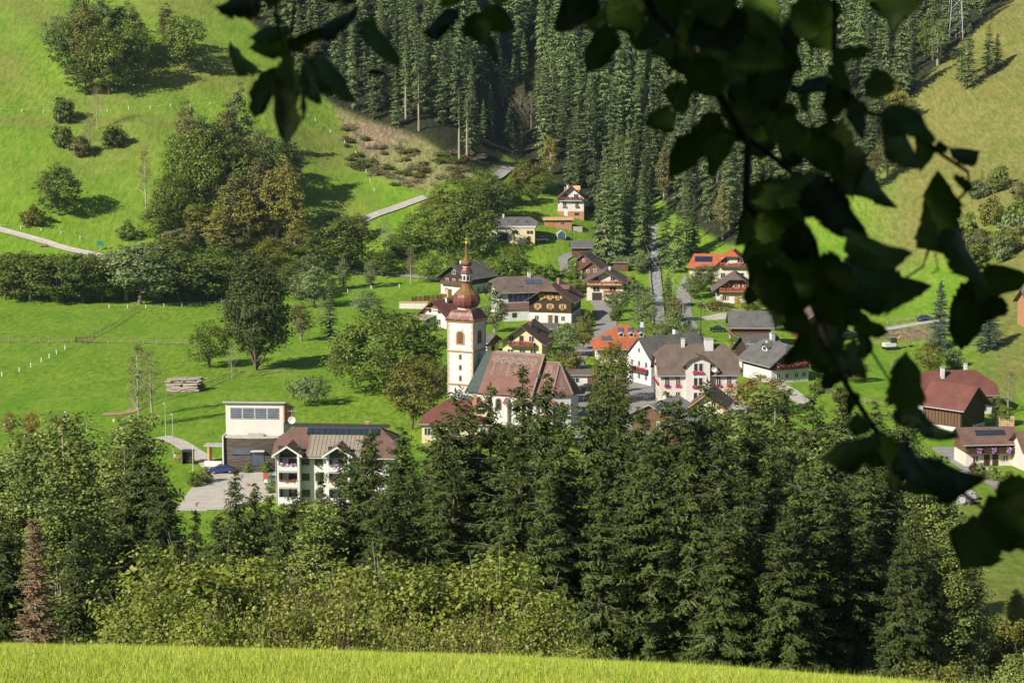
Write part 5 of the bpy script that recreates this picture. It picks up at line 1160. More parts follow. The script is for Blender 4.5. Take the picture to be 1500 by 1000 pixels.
wire(A+Vector((.7,0,-.1)), D_, 1.5, 'power line from the meadow pole to the farmhouse pole')
# two dark poles low on the right with wires
a, s = ray(1419,905); d_ = 165.0; x_ = a*d_; zt = CAM_Z+s*d_; zb = H(x_,d_)
e = tag(empty('utility_pole',(x_,d_,zb)),'dark twin-legged wooden pole above the scrub at lower right','pole')
for dx in (0,.35): MB().tube([(dx,0,-1),(dx*.6,0,zt-zb)],[.16,.12],7).build('post', M['wood_dark'], e)
MB().box(-.9,1.1,-.06,.06,zt-zb-.5,zt-zb-.36).build('crossarm', M['wood_dark'], e)
P0 = Vector((x_,d_,zt-.4))
for k in range(3): wire(P0+Vector((-.8+.8*k,0,0)), P0+Vector((40,14+k,-3.0-1.5*k)), 1.2, ('upper','middle','lower')[k]+' of three power lines leaving the dark twin pole', r=.02)
# lattice mast at the upper right
p = gp(1398,60); e = tag(empty('lattice_mast', p), 'pale steel lattice mast rising out of the forest at upper right', 'mast'); Hm = 34
for sx in (-1,1):
    for sy in (-1,1): MB().tube([(sx*2.6,sy*2.6,-1),(sx*.7,sy*.7,Hm)],[.16,.10],5).build('leg', M['metal'], e)
for k in range(9):
    z0, z1 = Hm*k/9, Hm*(k+1)/9; w0, w1 = 2.6-1.9*k/9, 2.6-1.9*(k+1)/9
    MB().tube([(-w0,-w0,z0),(w1,-w1,z1)],.06,4).build('brace', M['metal'], e); MB().tube([(w0,-w0,z0),(-w1,-w1,z1)],.06,4).build('brace', M['metal'], e); MB().tube([(w0,-w0,z0),(w1,w1,z1)],.06,4).build('brace', M['metal'], e)
TP = p+Vector((0,0,Hm-10))
for k in range(2): wire(TP+Vector((2,0,-1-2.4*k)), TP+Vector((75,-60,-12-2*k)), 2, ('upper','lower')[k]+' power line from the lattice mast at upper right', r=.05)

post_me = MB().box(-.09,.09,-.09,.09,-.3,1.05); pm = bpy.data.meshes.new('post'); pm.from_pydata(post_me.v,[],post_me.f); pm.materials.append(M['post_white'])
pw = bpy.data.meshes.new('post'); bx_ = MB().box(-.08,.08,-.08,.08,-.3,1.15); pw.from_pydata(bx_.v,[],bx_.f); pw.materials.append(M['fence_wood'])
def fence(pix, n, label, white=True, wires=(.9,), rail=False, thick=.011):
    c = resample([gp(*q) for q in pix], 1.0); k = np.linspace(0, len(c)-1, n).astype(int); P = [Vector((c[i,0],c[i,1],H(*c[i]))) for i in k]
    e = tag(empty('fence', P[0]), label, 'fence')
    for q in P: o = link('post', pm if white else pw, e); o.location = q-P[0]; o.rotation_euler = (random.uniform(-.06,.06),random.uniform(-.06,.06),0)
    for z in wires:
        for a_, b_ in zip(P, P[1:]):
            m = (a_+b_)/2; m.z = H(m.x,m.y); MB().tube([a_-P[0]+Z_*z, m-P[0]+Z_*(z-.04), b_-P[0]+Z_*z], thick if not rail else .06, 4).build('rail' if rail else 'tape', M['fence_wood' if rail else 'post_white'], e)
    return e
fence([(3,551),(35,543),(65,528),(95,512)], 7, 'white-posted electric fence in the lower left meadow')
fence([(160,451),(205,452),(262,449),(325,446)], 7, 'white-posted electric fence below the hedge trees')
fence([(0,333),(40,336),(75,340),(110,348),(145,358)], 6, 'white-posted electric fence above the gravel lane')
fence([(0,501),(60,502),(125,501)], 9, 'low wooden fence across the left meadow', False, (.5,.95), True)
fence([(125,500),(160,482),(205,452)], 9, 'wooden fence climbing from the gate to the hedge', False, (.5,.95), True)
fence([(125,502),(200,503),(280,505)], 10, 'wooden fence running right from the meadow gate', False, (.5,.95), True)
fence([(200,600),(240,586),(290,572),(330,556),(350,545)], 14, 'rickety wooden fence behind the log pile', False, (.5,.95), True)
fence([(462,178),(485,195),(508,212),(528,232),(538,258),(548,280)], 8, 'white-posted electric fence along the cleared slope')
fence([(436,436),(470,433),(540,424),(585,421)], 5, 'white-posted electric fence at the foot of the wooded bank')
fence([(0,163),(60,166),(130,168),(220,160),(340,152)], 12, 'thin pasture fence across the upper left hillside', True, (.9,), False, .010)
fence([(1210,576),(1245,586),(1290,596),(1345,603)], 9, 'grey plank fence along the right-hand meadow', False, (.5,.95), True)
fence([(1300,474),(1330,470),(1390,463)], 6, 'grey guard fence beside the embankment road', False, (.5,.9), True)
fence([(1030,456),(1060,456),(1095,458)], 9, 'low garden fence in front of the orange timber chalet', False, (.5,.9), True)
g = tag(empty('field_gate', gp(125,502), R(12)), 'small dark field gate where three fences meet', 'gate')
for x in (-2.2,2.2): MB().box(x-.12,x+.12,-.12,.12,-.5,1.7).build('post', M['wood_dark'], g)
for z in (.35,.75,1.15): MB().box(-2.05,2.05,-.05,.05,z,z+.16).build('rail', M['wood_mid'], g)
box_thing('bench', 'small wooden bench beside the gravel lane', 'bench', gp(64,362), R(10), [('seat','fence_wood',(-1.1,1.1,-.25,.25,.42,.52)),('backrest','fence_wood',(-1.1,1.1,.26,.34,.55,1.0)),('leg','fence_wood',(-.9,-.75,-.2,.2,-.3,.41)),('leg','fence_wood',(.75,.9,-.2,.2,-.3,.41))])
box_thing('information_sign', 'green information sign on the hillside lane', 'sign', gp(147,367), R(5), [('board','sign_green',(-.9,.9,-.06,.06,1.5,2.9)),('post','metal',(-.08,.08,-.05,.05,-.5,1.49))])
box_thing('guard_rail', 'white guard rail at the end of the hillside lane', 'guard rail', gp(157,378), R(-6), [('rail','frame_white',(-3,3,-.06,.06,.5,.85)),('post','frame_white',(-2.6,-2.4,-.05,.05,-.5,.49)),('post','frame_white',(2.4,2.6,-.05,.05,-.5,.49))])

# log pile
p = gp(271,571); lp = tag(empty('log_pile', p, R(-8)), 'heap of cut logs in the meadow beside the bare birch', 'log pile'); rg = G(5); lmesh = []
for v_ in range(4):
    mb = MB().tube([(-1.9,0,0),(1.9,0,0)],[.26,.22],8); me = bpy.data.meshes.new('log'); me.from_pydata(mb.v,[],mb.f); me.materials.append(M['bark_pale']); me.materials.append(M['log_end']); me.polygons[-1].material_index = 1; me.polygons[-2].material_index = 1; lmesh.append(me)
for row in range(6):
    for k in range(11-row):
        for seg in range(2):
            o = link('log', lmesh[(row+k+seg) % 4], lp); o.location = (-1.6+seg*3.2+rg.normal(0,.35), -2.6+.5*k+.25*row+rg.normal(0,.06), .2+.42*row+rg.normal(0,.05)); o.rotation_euler = (rg.uniform(0,6.2), rg.normal(0,.06), rg.normal(0,.12)+(0 if row < 5 else .5)); sc_ = rg.uniform(.75,1.2); o.scale = (rg.uniform(.7,1.05), sc_, sc_)
# wood stacks by the chalet, parasols, excavator, boulders, bins, carved figure
p = gp(1473,623); ws = tag(empty('firewood_stack', p, R(-10)), 'round firewood stack beside the dark timber barn', 'firewood')
for row in range(5):
    for k in range(8): o = link('log', lmesh[(row+k) % 4], ws); o.location = (-1.6+.42*k, rg.normal(0,.05), .2+.4*row); o.rotation_euler = (0,0,R(90)); o.scale = (.35,.9,.9)
def parasol(px, py, s, label):
    e = tag(empty('parasol', gp(px,py)), label, 'parasol', 'white parasols in the inn garden'); MB().tube([(0,0,-.3),(0,0,2.6*s)],.04,6).build('pole', M['metal'], e)
    MB().lathe([(2.0*s,2.0*s),(1.9*s,2.08*s),(.1,2.75*s)],4).build('canopy', M['canvas'], e); MB().lathe([(.35,-.1),(.35,.08)],8).build('base', M['concrete'], e)
parasol(1132,606,1.15,'largest white parasol in the inn garden'); parasol(1084,604,.9,'white parasol, leftmost in the inn garden'); parasol(1117,607,.8,'white parasol, middle one in the inn garden')
e = tag(empty('excavator', gp(1305,512), R(15)), 'small excavator with yellow boom on the building site', 'excavator')
for s_ in (-1,1): MB().prism([(-1.6,.1),(1.6,.1),(1.8,.45),(1.6,.8),(-1.6,.8),(-1.8,.45)],s_*.9-.25,s_*.9+.25).build('track', M['rubber'], e)
MB().box(-1.9,.9,-.9,.9,.82,1.7).build('body', M['frame_white'], e); MB().box(-.2,1.1,-.9,.1,1.71,2.9).build('cab', M['glass'], e); MB().tube([(1,.4,1.5),(2.6,.4,3.2),(4.6,.4,2.2)],[.2,.18,.14],6).build('boom', M['excavator'], e); MB().tube([(4.6,.4,2.2),(5.2,.4,.6)],[.14,.1],6).build('stick', M['excavator'], e); MB().prism([(4.8,.1),(5.7,.1),(5.6,.8),(5.0,.8)],0,.8).build('bucket', M['rubber'], e)
for i, (px,py,s) in enumerate(((1412,738,1.5),(1421,731,1.3),(1404,732,1.2),(1416,727,1.1))):
    k = G(60+i); mb = MB().lathe([(.3,-.3),(.9,0),(1.0,.45),(.7,.85),(.2,1.0)],9); mb.v = [(x*(1+.2*k.normal()),y*(1+.2*k.normal()),z*(1+.12*k.normal())) for x,y,z in mb.v]
    o = mb.build('boulder', M['boulder'], None); o.location = gp(px,py); o.scale = (s,s,s); tag(o, ('lowest grey boulder of the heap beside the right-hand lane','largest-looking upper right boulder of the heap by the lane','left boulder of the grey heap by the lane','topmost boulder of the grey heap by the lane')[i], 'boulder', 'heap of grey boulders')
e = tag(empty('wood_sculpture', gp(866,470)), 'carved orange wooden post beside the village street', 'sculpture'); MB().lathe([(.25,-.3),(.35,.6),(.22,1.3),(.4,1.8),(.3,2.4),(.08,2.9)],7).build('carved_post', M['wood_orange'], e); MB().lathe([(.6,-.3),(.6,.1)],8).build('base', M['stone'], e)
box_thing('recycling_bin', 'red and green recycling bins beside the apartment block', 'bins', gp(394,704), R(0), [('bin','cloth_red',(-.9,-.1,-.4,.4,-.2,1.3)),('bin','sign_green',(.1,.9,-.4,.4,-.2,1.3))])
for q_, lb in (((1165,557),'red garden bench against the old farmhouse wall'),((1193,570),'pale wooden bench on the lawn below the old farmhouse')):
    box_thing('bench', lb, 'bench', gp(*q_), R(4), [('seat','wood_red',(-1.1,1.1,-.25,.25,.42,.52)),('backrest','wood_red',(-1.1,1.1,.26,.34,.55,1.0)),('leg','wood_red',(-.9,-.75,-.2,.2,-.3,.41)),('leg','wood_red',(.75,.9,-.2,.2,-.3,.41))])
# ------------------------------------------------------------------ trees of the hillsides and the village (foot pixel, height, width)
def many(kind, rows, label, group):
    for r in rows: tpix(kind, *r, label=label, group=group)
gA = 'tree clump at the upper left'
for kd, r in (('round_dark',(98,110,80,55)),('round_olive',(128,118,110,55)),('round_green',(160,138,95,70)),('tall_grey',(150,95,105,50)),('round_green',(192,128,85,60)),('tall_grey',(118,80,85,45)),('round_dark',(185,85,80,55)),('round_grey',(85,75,50,45)),('tall_green',(210,100,65,38)),('round_dark',(125,140,55,50))):
    tpix(kd, *r, label='mixed broadleaf tree in the dense clump at upper left', group=gA)
tpix('tall_brown',247,85,76,38,'slim brownish tree, left of the upper pair on the pasture')
tpix('round_green',276,108,88,62,'round dark green tree, right of the upper pair on the pasture')
tpix('bush_dark',93,178,40,42,'dark bush above the bare thicket on the left pasture',cat='bush')
tpix('bare_brown',143,190,62,34,'bare grey tree standing over the left pasture thicket')
tpix('bare_brown',132,226,62,50,'brown leafless tree in the left pasture thicket')
tpix('bush_dark',92,214,34,40,'dark bush at the left end of the pasture thicket',cat='bush')
tpix('bush_dark',167,214,34,40,'dark bush at the right end of the pasture thicket',cat='bush')
tpix('bush_brown',118,228,30,40,'brownish low bush below the pasture thicket',cat='bush')
tpix('round_dark',86,316,76,66,'solitary round tree with long shadow on the left pasture')
tpix('bush_olive',50,331,32,42,'low bush beside the solitary round pasture tree',cat='bush')
tpix('bush_green',186,350,26,34,'small green bush above the hillside lane',cat='bush')
gE = 'big wood on the left slope'
tpix('birch',214,312,98,34,'thin white-stemmed birch at the left end of the slope wood')
for kd, rows in dict(round_green=[(270,300,95,55),(360,300,90,60),(250,340,92,60),(300,330,110,66),(345,345,70,60),(285,285,100,70),(235,352,60,60)], round_dark=[(320,290,112,70),(410,300,95,60),(300,350,50,55)],
        tall_brown=[(272,262,112,38),(345,350,95,50),(330,250,95,45),(380,330,105,45),(395,350,85,40)], tall_yellow=[(318,372,70,44),(290,360,60,44),(240,330,60,36),(405,362,112,48),(425,350,120,40),(432,370,105,42),(365,358,80,48)], tall_grey=[(298,250,85,35),(350,240,105,45),(385,270,85,45),(420,290,90,50)],
        round_brown=[(355,262,65,62),(330,372,45,60),(260,372,40,50)], round_olive=[(400,392,45,60),(440,385,50,55),(240,380,32,45)], birch=[(282,230,72,26),(408,340,96,34)]).items():
    for r in rows: tpix(kd, *r, label=('yellowing' if 'yellow' in kd else 'brownish' if 'brown' in kd else 'slender white-stemmed' if kd == 'birch' else 'grey-green' if 'grey' in kd else 'olive-tinged' if 'olive' in kd else 'dark green' if 'dark' in kd else 'leafy green')+' tree in the large mixed wood on the left slope', group=gE)
for i, (x, y, h_, w_, kd) in enumerate([(8,437,62,58,'round_green'),(45,440,66,62,'round_dark'),(85,443,68,60,'round_green'),(122,442,66,58,'round_dark'),(150,440,48,45,'round_green'),(205,444,84,82,'round_grey'),(185,438,70,40,'tall_grey'),(262,440,66,72,'round_dark'),(240,420,60,60,'round_green'),(305,438,62,60,'round_green'),(325,430,70,50,'round_dark')]):
    tpix(kd, x, y+2, h_*1.12, w_*1.4, label={'round_dark':'dense dark hedge tree in the row below the hillside lane','round_green':'greener hedge tree in the row below the hillside lane','round_grey':'broad grey-green willow in the hedge row','tall_grey':'leaning bare-stemmed tree beside the grey-green willow'}[kd], group='hedge trees below the hillside lane')
for i, x in enumerate(range(-5, 345, 24)): tpix(('round_dark','round_green','round_dark','round_olive')[i % 4], x, 424+4*math.sin(i*2.1), 46+10*math.sin(i*1.3), 52, 'tree in the back row of the hedge below the hillside lane', 'back row of the hedge')
for i, x in enumerate(range(352, 470, 20)): tpix(('round_dark','round_green','round_grey')[i % 3], x, 432+4*math.sin(i*2.1), 50+10*math.sin(i*1.7), 44, 'tree on the wooded bank between the hedge and the lane', 'wooded bank right of the hedge')
tpix('oak',376,542,166,104,'huge solitary dark green oak in the middle meadow')
tpix('round_green',306,538,66,64,'rounded tree huddled against the left side of the oak')
tpix('bare_brown',340,555,52,26,'thin bare sapling below the oak')
tpix('birch',203,625,122,52,'pale leafless birch at the meadow corner')
tpix('bare_brown',222,608,98,66,'sparse olive tree right behind the pale birch',var=1)
tpix('tall_brown',441,499,56,36,'small thin-leaved tree left of the lone meadow spruce')
tpix('spruce_far',484,496,82,36,'lone spruce in the meadow right of the oak')
tpix('bare_brown',471,497,62,18,'bare trunk beside the lone meadow spruce',var=0)
tpix('round_grey',538,466,40,48,'round bush-like tree above the great walnut')
tpix('walnut',566,572,118,152,'very broad walnut tree left of the church tower')
tpix('round_olive',604,628,105,86,'olive-brown tree in front of the great walnut')
tpix('round_olive',628,602,82,62,'olive tree between walnut and rectory')
tpix('fruit',455,593,44,58,'low spreading fruit tree with long shadow on the lawn')
tpix('bush_brown',492,540,32,26,'brownish bush at the left foot of the walnut',cat='bush')
for x, y, h_, w_, kd, lb in [(510,400,82,92,'round_green','broad green tree above the lane at the foot of the slope'),(460,450,64,58,'round_grey','grey-green tree on the bank below the left wood'),(432,440,60,50,'round_dark','dark tree on the bank right of the oak'),(503,424,46,26,'tall_grey','young tree, left of the two on the bank below the lane'),(543,422,42,24,'tall_grey','young tree, right of the two on the bank below the lane'),(602,417,56,40,'bare_brown','thin tree on the bank just left of the chalet pole'),(565,398,78,30,'bare_brown','tall leafless tree between lane and slope'),(527,352,40,26,'tall_yellow','yellowish young tree at the bend of the pale lane'),(492,356,48,40,'round_grey','grey shrubby tree below the pale lane'),
        (470,400,60,60,'round_dark','dark tree at the right foot of the left wood'),(560,405,40,50,'round_dark','low dark tree behind the two young trees'),(590,380,40,50,'round_green','green tree between bare tree and slope grove')]:
    tpix(kd, x, y, h_, w_, label=lb)
for x, y, h_, w_, kd in [(620,366,60,70,'round_green'),(655,380,78,76,'round_green'),(690,386,92,80,'round_dark'),(665,318,60,60,'round_green'),(700,340,72,70,'round_dark'),(640,330,44,52,'round_olive'),(722,330,70,60,'round_dark'),(712,300,48,52,'round_green'),(735,318,50,46,'round_green')]:
    tpix(kd, x, y, h_, w_, label={'round_green':'bright green tree in the grove above the church spire','round_dark':'dark tree in the grove above the church spire','round_olive':'olive tree at the left of the grove above the spire'}[kd], group='grove above the church')
for x, y, h_, w_ in [(628,414,44,36),(655,416,46,44),(690,412,46,44),(722,414,40,40),(752,402,40,46),(742,412,30,40),(780,412,22,40),(805,408,20,34)]:
    tpix('round_green' if h_ > 35 else 'bush_green', x, y, h_, w_, label='green tree in the hedge behind the farm roofs' if h_ > 35 else 'low bush in the hedge behind the farm roofs', group='hedge behind the farm roofs')
tpix('tall_grey',725,486,60,42,'drooping birch between the dark red roof and the dark brown chalet')
tpix('bush_purple',636,466,26,30,'dark purple-leaved bush beside the pale orange garden wall',cat='bush')
tpix('round_grey',830,522,52,40,'rounded willow left of the village street')
tpix('round_olive',855,512,40,30,'yellowish bush tree at the edge of the village street')
tpix('bush_green',812,538,24,40,'green bush beside the church choir',cat='bush'); tpix('bush_olive',838,540,28,44,'rounded pale bush below the willow',cat='bush')
tpix('bush_green',838,408,24,34,'bush below the three small barns',cat='bush'); tpix('bush_grey',872,428,24,30,'bush left of the double-balcony house',cat='bush'); tpix('bush_olive',845,428,22,40,'low bush on the bank above the brown chalet',cat='bush')
tpix('bush_orange' if 'bush_orange' in PROTO else 'bush_brown',852,486,24,26,'rust-coloured bush by the brown chalet',cat='bush'); tpix('bush_green',862,478,22,22,'green bush at the street bend',cat='bush')
tpix('round_olive',897,590,88,62,'open-branched olive tree in front of the long white house')
tpix('round_orange',1106,606,56,76,'round orange-tinted autumn tree beside the inn')
tpix('round_olive',893,618,60,60,'leafy tree on the church square below the olive one')
for i, (x, y, h_, w_, kd, lb) in enumerate([(944,484,54,40,'round_grey','willow on the left bank of the stream'),(986,506,56,44,'round_grey','willow on the right bank of the stream'),(962,512,40,44,'round_green','green tree at the lower end of the stream channel'),(978,452,52,34,'spruce_far','young spruce on the right bank of the stream'),(905,458,32,34,'fruit','fruit tree below the double-balcony house'),(935,450,36,38,'round_grey','grey-leaved tree on the left stream bank below the field'),(990,470,36,30,'round_brown','brownish shrub tree beside the straight lane'),(935,400,30,36,'round_grey','pale shrub tree at the foot of the forest pole'),(1010,512,34,40,'round_green','green tree behind the inn chimneys'),(925,430,28,26,'bush_olive','olive bush in the field left of the stream'),(902,470,24,20,'bush_dark','small dark shrub beside the village street')]):
    tpix(kd, x, y, h_, w_, label=lb)
for x, y, h_, w_, kd, lb in [(1028,428,40,38,'round_grey','grey-leaved tree in front of the cream wing'),(1040,418,30,24,'tall_green','young tree by the wing of the cream house'),(1016,438,34,30,'round_dark','dark shrub tree beside the straight lane below the wing'),(1050,452,12,60,'bush_olive','low flowering border of the chalet garden'),(1100,462,38,44,'round_olive','fruit tree right of the orange timber chalet'),(1052,432,24,30,'bush_dark','dark bush left of the orange timber chalet'),(1017,408,30,12,'spruce_far','slim conifer at the top of the straight lane'),(1083,524,36,40,'round_green','bush tree right of the inn roof'),(1092,500,26,30,'bush_green','bush left of the red-boarded barn base'),(1135,484,28,34,'round_olive','olive bush tree right of the red-boarded barn')]:
    tpix(kd, x, y, h_, w_, label=lb, cat='bush' if 'bush' in kd else 'tree')
tpix('spruce_blue',1376,512,100,54,'blue spruce right of the building site'); tpix('spruce_blue',1448,512,66,66,'broad light pine in front of the right-edge house',rz=1.0)
tpix('round_olive',1362,548,50,44,'olive tree left below the blue spruce'); tpix('bush_grey',1396,540,30,36,'grey shrub below the blue spruce',cat='bush'); tpix('bare_brown',1476,606,66,50,'sparse apple tree on the slope behind the red-roofed house'); tpix('round_green',1468,622,30,34,'green bush behind the firewood stack'); tpix('spruce_far',1462,606,26,24,'little conifer right of the dark barn')
for i in range(16):
    x, y = 1405+RNG.uniform(0,100), 250+RNG.uniform(0,150); tpix(('bush_brown','bush_grey','bush_olive','bush_green')[i % 4], x, y+20, RNG.uniform(24,48), RNG.uniform(30,52), 'scrubby bush on the dry slope at the right edge', 'scrub on the right-hand slope', cat='bush')
for x, y, h_, w_, kd in [(1225,455,28,26,'bush_green'),(1262,452,30,28,'round_green'),(1285,450,26,26,'bush_dark'),(1250,560,34,40,'round_olive'),(1200,575,20,28,'bush_green'),(1320,548,26,32,'bush_grey'),(1230,590,22,26,'bush_olive')]:
    tpix(kd, x, y, h_, w_, label='garden shrub glimpsed between the hanging leaves on the right', group='shrubs on the right-hand meadow', cat='bush')
for i, (x,y,w_) in enumerate([(1435,698,26),(1455,703,28),(1476,711,30),(1496,720,30)]): tpix('bush_green', x, y, 20, w_, 'trimmed hedge bush along the right-hand lane', 'hedge along the right-hand lane', cat='bush')
tpix('bush_purple',1426,698,24,18,'dark red shrub in front of the small solar chalet',cat='bush')
for i, (x,y,h_,w_) in enumerate([(363,692,14,16),(389,692,16,18),(300,706,22,30),(285,712,20,26),(398,722,24,20)]): tpix('bush_green', x, y, h_, w_, ('small shrub at the hall window','yellow-green shrub beside the hall window','round shrub on the car park island','left shrub on the car park island','hedge shrub left of the apartment balconies')[i], cat='bush')
for i, (x,y,h_,w_) in enumerate([(14,640,38,24),(45,640,36,26),(88,640,30,26)]): tpix('round_orange', x, y, h_, w_, ('orange-red autumn tree at the far left','bright orange sapling, second from the left edge','rusty sapling among the treetops at left')[i])
for i in range(110):   # scrub on the cleared slope
    x = RNG.uniform(505,712); y = np.interp(x,[505,600,712],[215,250,262])+RNG.uniform(-32,30); tpix(('bush_tan','bush_olive','bush_tan','bush_green','bush_tan')[i % 5], x, y, RNG.uniform(3,9), RNG.uniform(9,26), 'low regrowth bush on the cleared brown slope', 'regrowth on the cleared slope', cat='bush')
for i in range(10):
    x = RNG.uniform(742,800); y = RNG.uniform(268,318); tpix(('round_olive','round_green','bush_olive')[i % 3], x, y, RNG.uniform(24,50), RNG.uniform(26,46), 'young leafy tree on the bank left of the forest-edge house', 'young trees on the bank above the upper meadow')

# ------------------------------------------------------------------ the forest
fr = np.random.default_rng(99); cand = []
for row in range(0, 60):
    base = row*7.2+.05*row**1.6
    px = 330.0
    while px < 1620:
        e_ = float(fedge(px)); d = e_+3+base+fr.uniform(-3.4,3.4)*(1 if row else .5); s_ = FPX/d
        x = (px-750)/FPX/.99*d
        z = H(x, d); top = CAM_Z+.032*d
        if z < top and not (712 < px < 752 and d < 716): 
            if row < 2 or fr.random() < .90+.35*math.sin(x*.055+1.5*math.sin(d*.03))*math.sin(d*.06+x*.02): cand.append((x, d, z, px, row))
        px += (8.8+fr.uniform(-3.2,3.2)+.05*row)*s_
cand.sort(key=lambda c: c[4]*7+fr.uniform(0,3))
def zone(px, d):
    if px < 505: return 'spruce in the forest above the left wood, behind the hanging twig', 'forest spruces at upper left'
    if px < 735: return 'spruce in the dark stand above the cleared slope', 'forest spruces above the cleared slope'
    if px < 870: return 'spruce in the forest behind the forest-edge house', 'forest spruces behind the forest-edge house'
    if px < 1010: return 'spruce in the forest flanking the head of the stream', 'forest spruces at the stream'
    if px < 1220: return 'spruce in the forest above the red half-hipped roof', 'forest spruces in the centre right'
    return 'spruce in the forest bordering the dry right-hand pasture', 'forest spruces at upper right'
rest = []; NIND = 262
for i, (x, d, z, px, row) in enumerate(cand):
    if 590 < px < 700 and row < 2:
        if fr.random() < .15: continue
        kd = 'spruce_bare'; h_ = fr.uniform(21,28)
    elif fr.random() < .12: kd = ('tall_brown','tall_yellow','tall_grey','tall_green')[int(fr.integers(4))]; h_ = fr.uniform(14,19)
    else: kd = 'spruce_far'; h_ = fr.choice([fr.uniform(15,24), fr.uniform(24,34)])
    if 706 < px < 792 and d < 830: h_ *= .58
    if row == 0 and kd == 'spruce_far': h_ *= .85
    if i < NIND:
        lb, gr = zone(px, d)
        if not kd.startswith('spruce'): lb, gr = lb.replace('spruce', 'pale broadleaf tree', 1), gr.replace('spruces', 'broadleaf trees')
        if kd == 'spruce_bare': lb, gr = 'tall bare-stemmed spruce at the edge of the cleared slope', 'bare-stemmed spruces at the cleared slope'
        plant(kd, (x, d, z), h_, fr.uniform(.85,1.2)*(1+.02*max(0,26-h_)), lb, gr, rng=fr)
    else: rest.append((x, d, z, h_, fr.uniform(.85,1.2)*(1+.02*max(0,26-h_)), fr.uniform(0,6.28)))
def joined(rest, keyname, name, label, cat):
    """the rest of the wood, past the ones one can tell apart: one object of kind stuff"""
    arr = []
    for cm, Ht in [(p_[1], p_[2]) for p_ in PROTO[keyname]]:
        v = np.empty(len(cm.vertices)*3, np.float32); cm.vertices.foreach_get('co', v); arr.append((v.reshape(-1,4,3), Ht))
    out = []
    for i, (x, d, z, h_, wf, a) in enumerate(rest):
        v, Ht = arr[i % len(arr)]; s = h_/Ht; c_, n_ = math.cos(a), math.sin(a)
        q_ = np.stack([(v[...,0]*c_-v[...,1]*n_)*s*wf+x, (v[...,0]*n_+v[...,1]*c_)*s*wf+d, v[...,2]*s+z], -1); out.append(q_.reshape(-1,3))
    o = link(name, kmesh(name, np.concatenate(out), M['lf_spruce'])); tag(o, label, cat, kind='stuff')
print('FOREST', len(cand), 'rest', len(rest))
if rest: joined(rest, 'spruce_lod', 'forest', 'distant spruce forest covering the mountainside', 'forest')
# the group of tall spruces left of the stream, in front of the forest
for x, y, h_, w_ in [(876,386,140,34),(888,390,172,46),(905,392,165,44),(922,388,178,44),(938,394,150,40),(895,372,150,42),(915,370,160,40),(948,366,130,36),(880,360,140,40),(975,392,130,36),(992,398,112,34),(1005,380,120,36),(1016,372,100,32)]:
    tpix('spruce_far', x, y, h_*.86, w_, 'tall spruce in the front group beside the head of the stream', 'front spruces beside the stream')
for x, y, h_, w_ in [(1418,128,92,34),(1447,108,72,40),(1460,100,50,30),(1408,118,62,26)]: tpix('spruce_far', x, y, h_, w_, 'young dense spruce out on the edge of the right-hand pasture', 'young spruces on the right-hand pasture')
for x, y, h_, w_, kd in [(1310,178,52,44,'round_yellow'),(1286,190,44,34,'tall_yellow'),(1300,262,80,36,'tall_brown'),(1255,252,70,34,'tall_grey'),(1278,280,60,30,'tall_brown')]: tpix(kd, x, y, h_, w_, 'yellowing tree at the corner of the right-hand pasture', 'yellowing trees at the pasture corner')
for x, y, h_, w_ in [(762,198,70,34),(770,210,60,30),(778,188,52,28)]: tpix('bare_brown', x, y, h_, w_, 'leafless brown tree in the dark gorge', 'leafless trees in the gorge')

# ------------------------------------------------------------------ trees in front, on the slope below the viewpoint
gS = 'spruces on the slope in front'
FS = [(205,648,128,1.15),(236,700,120,1.0),(112,772,86,1.15),(4,760,76,1.1),(345,700,150,.9),(372,722,132,1.0),(432,728,140,1.0),(470,700,158,.9),(505,672,150,.95),(545,648,134,1.0),(588,642,126,1.0),(640,630,132,1.05),(690,606,142,1.0),(718,588,124,.85),(765,556,146,.95),(800,566,132,1.0),(738,640,112,1.0),(826,604,116,1.1),(866,590,128,1.0),(888,558,134,1.1),(912,596,118,1.0),(958,640,108,.95),(976,606,112,1.1),(1036,590,124,1.05),(1056,640,108,1.05),(1010,650,104,.9),(1100,640,128,1.0),(1150,604,138,1.1),(1192,610,132,1.1),(1234,604,146,1.0),(1282,626,130,1.0),(1322,604,146,1.0),(1302,690,112,1.1),(1176,704,104,1.1),(1244,740,106,1.2),(1130,690,112,1.0),(1090,720,100,.9),(880,700,100,1.0),(800,720,104,.9),(1340,760,100,.9),(640,720,112,1.0),(560,740,110,1.0),(395,735,138,1.0),(668,598,122,1.15),(940,622,112,1.1),(1018,622,114,1.1),(996,602,122,1.0),(648,628,118,1.1),(535,660,122,1.1),(575,690,112,1.1),(415,752,128,1.0),(448,742,122,1.0),(520,730,128,1.0),(600,700,118,1.0),(665,690,116,1.0),(760,660,108,1.0),(318,760,118,1.0),(286,756,128,.9),(930,680,118,1.0),(1215,670,118,1.2),(1270,700,110,1.1),(1150,780,98,1.1),(1320,800,96,1.0),(1060,760,98,1.0)]
def col(px): return 'far left' if px < 130 else 'left' if px < 330 else 'below the apartment block' if px < 520 else 'below the rectory' if px < 680 else 'below the church' if px < 860 else 'below the inn' if px < 1080 else 'in the dark stand at right'
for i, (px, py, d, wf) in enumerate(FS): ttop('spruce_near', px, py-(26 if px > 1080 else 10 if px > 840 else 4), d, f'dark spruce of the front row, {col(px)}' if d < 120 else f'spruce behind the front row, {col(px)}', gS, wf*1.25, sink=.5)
ttop('spruce_dead',50,766,66,'dead brown spruce at the far left of the front slope',wf=1.35)
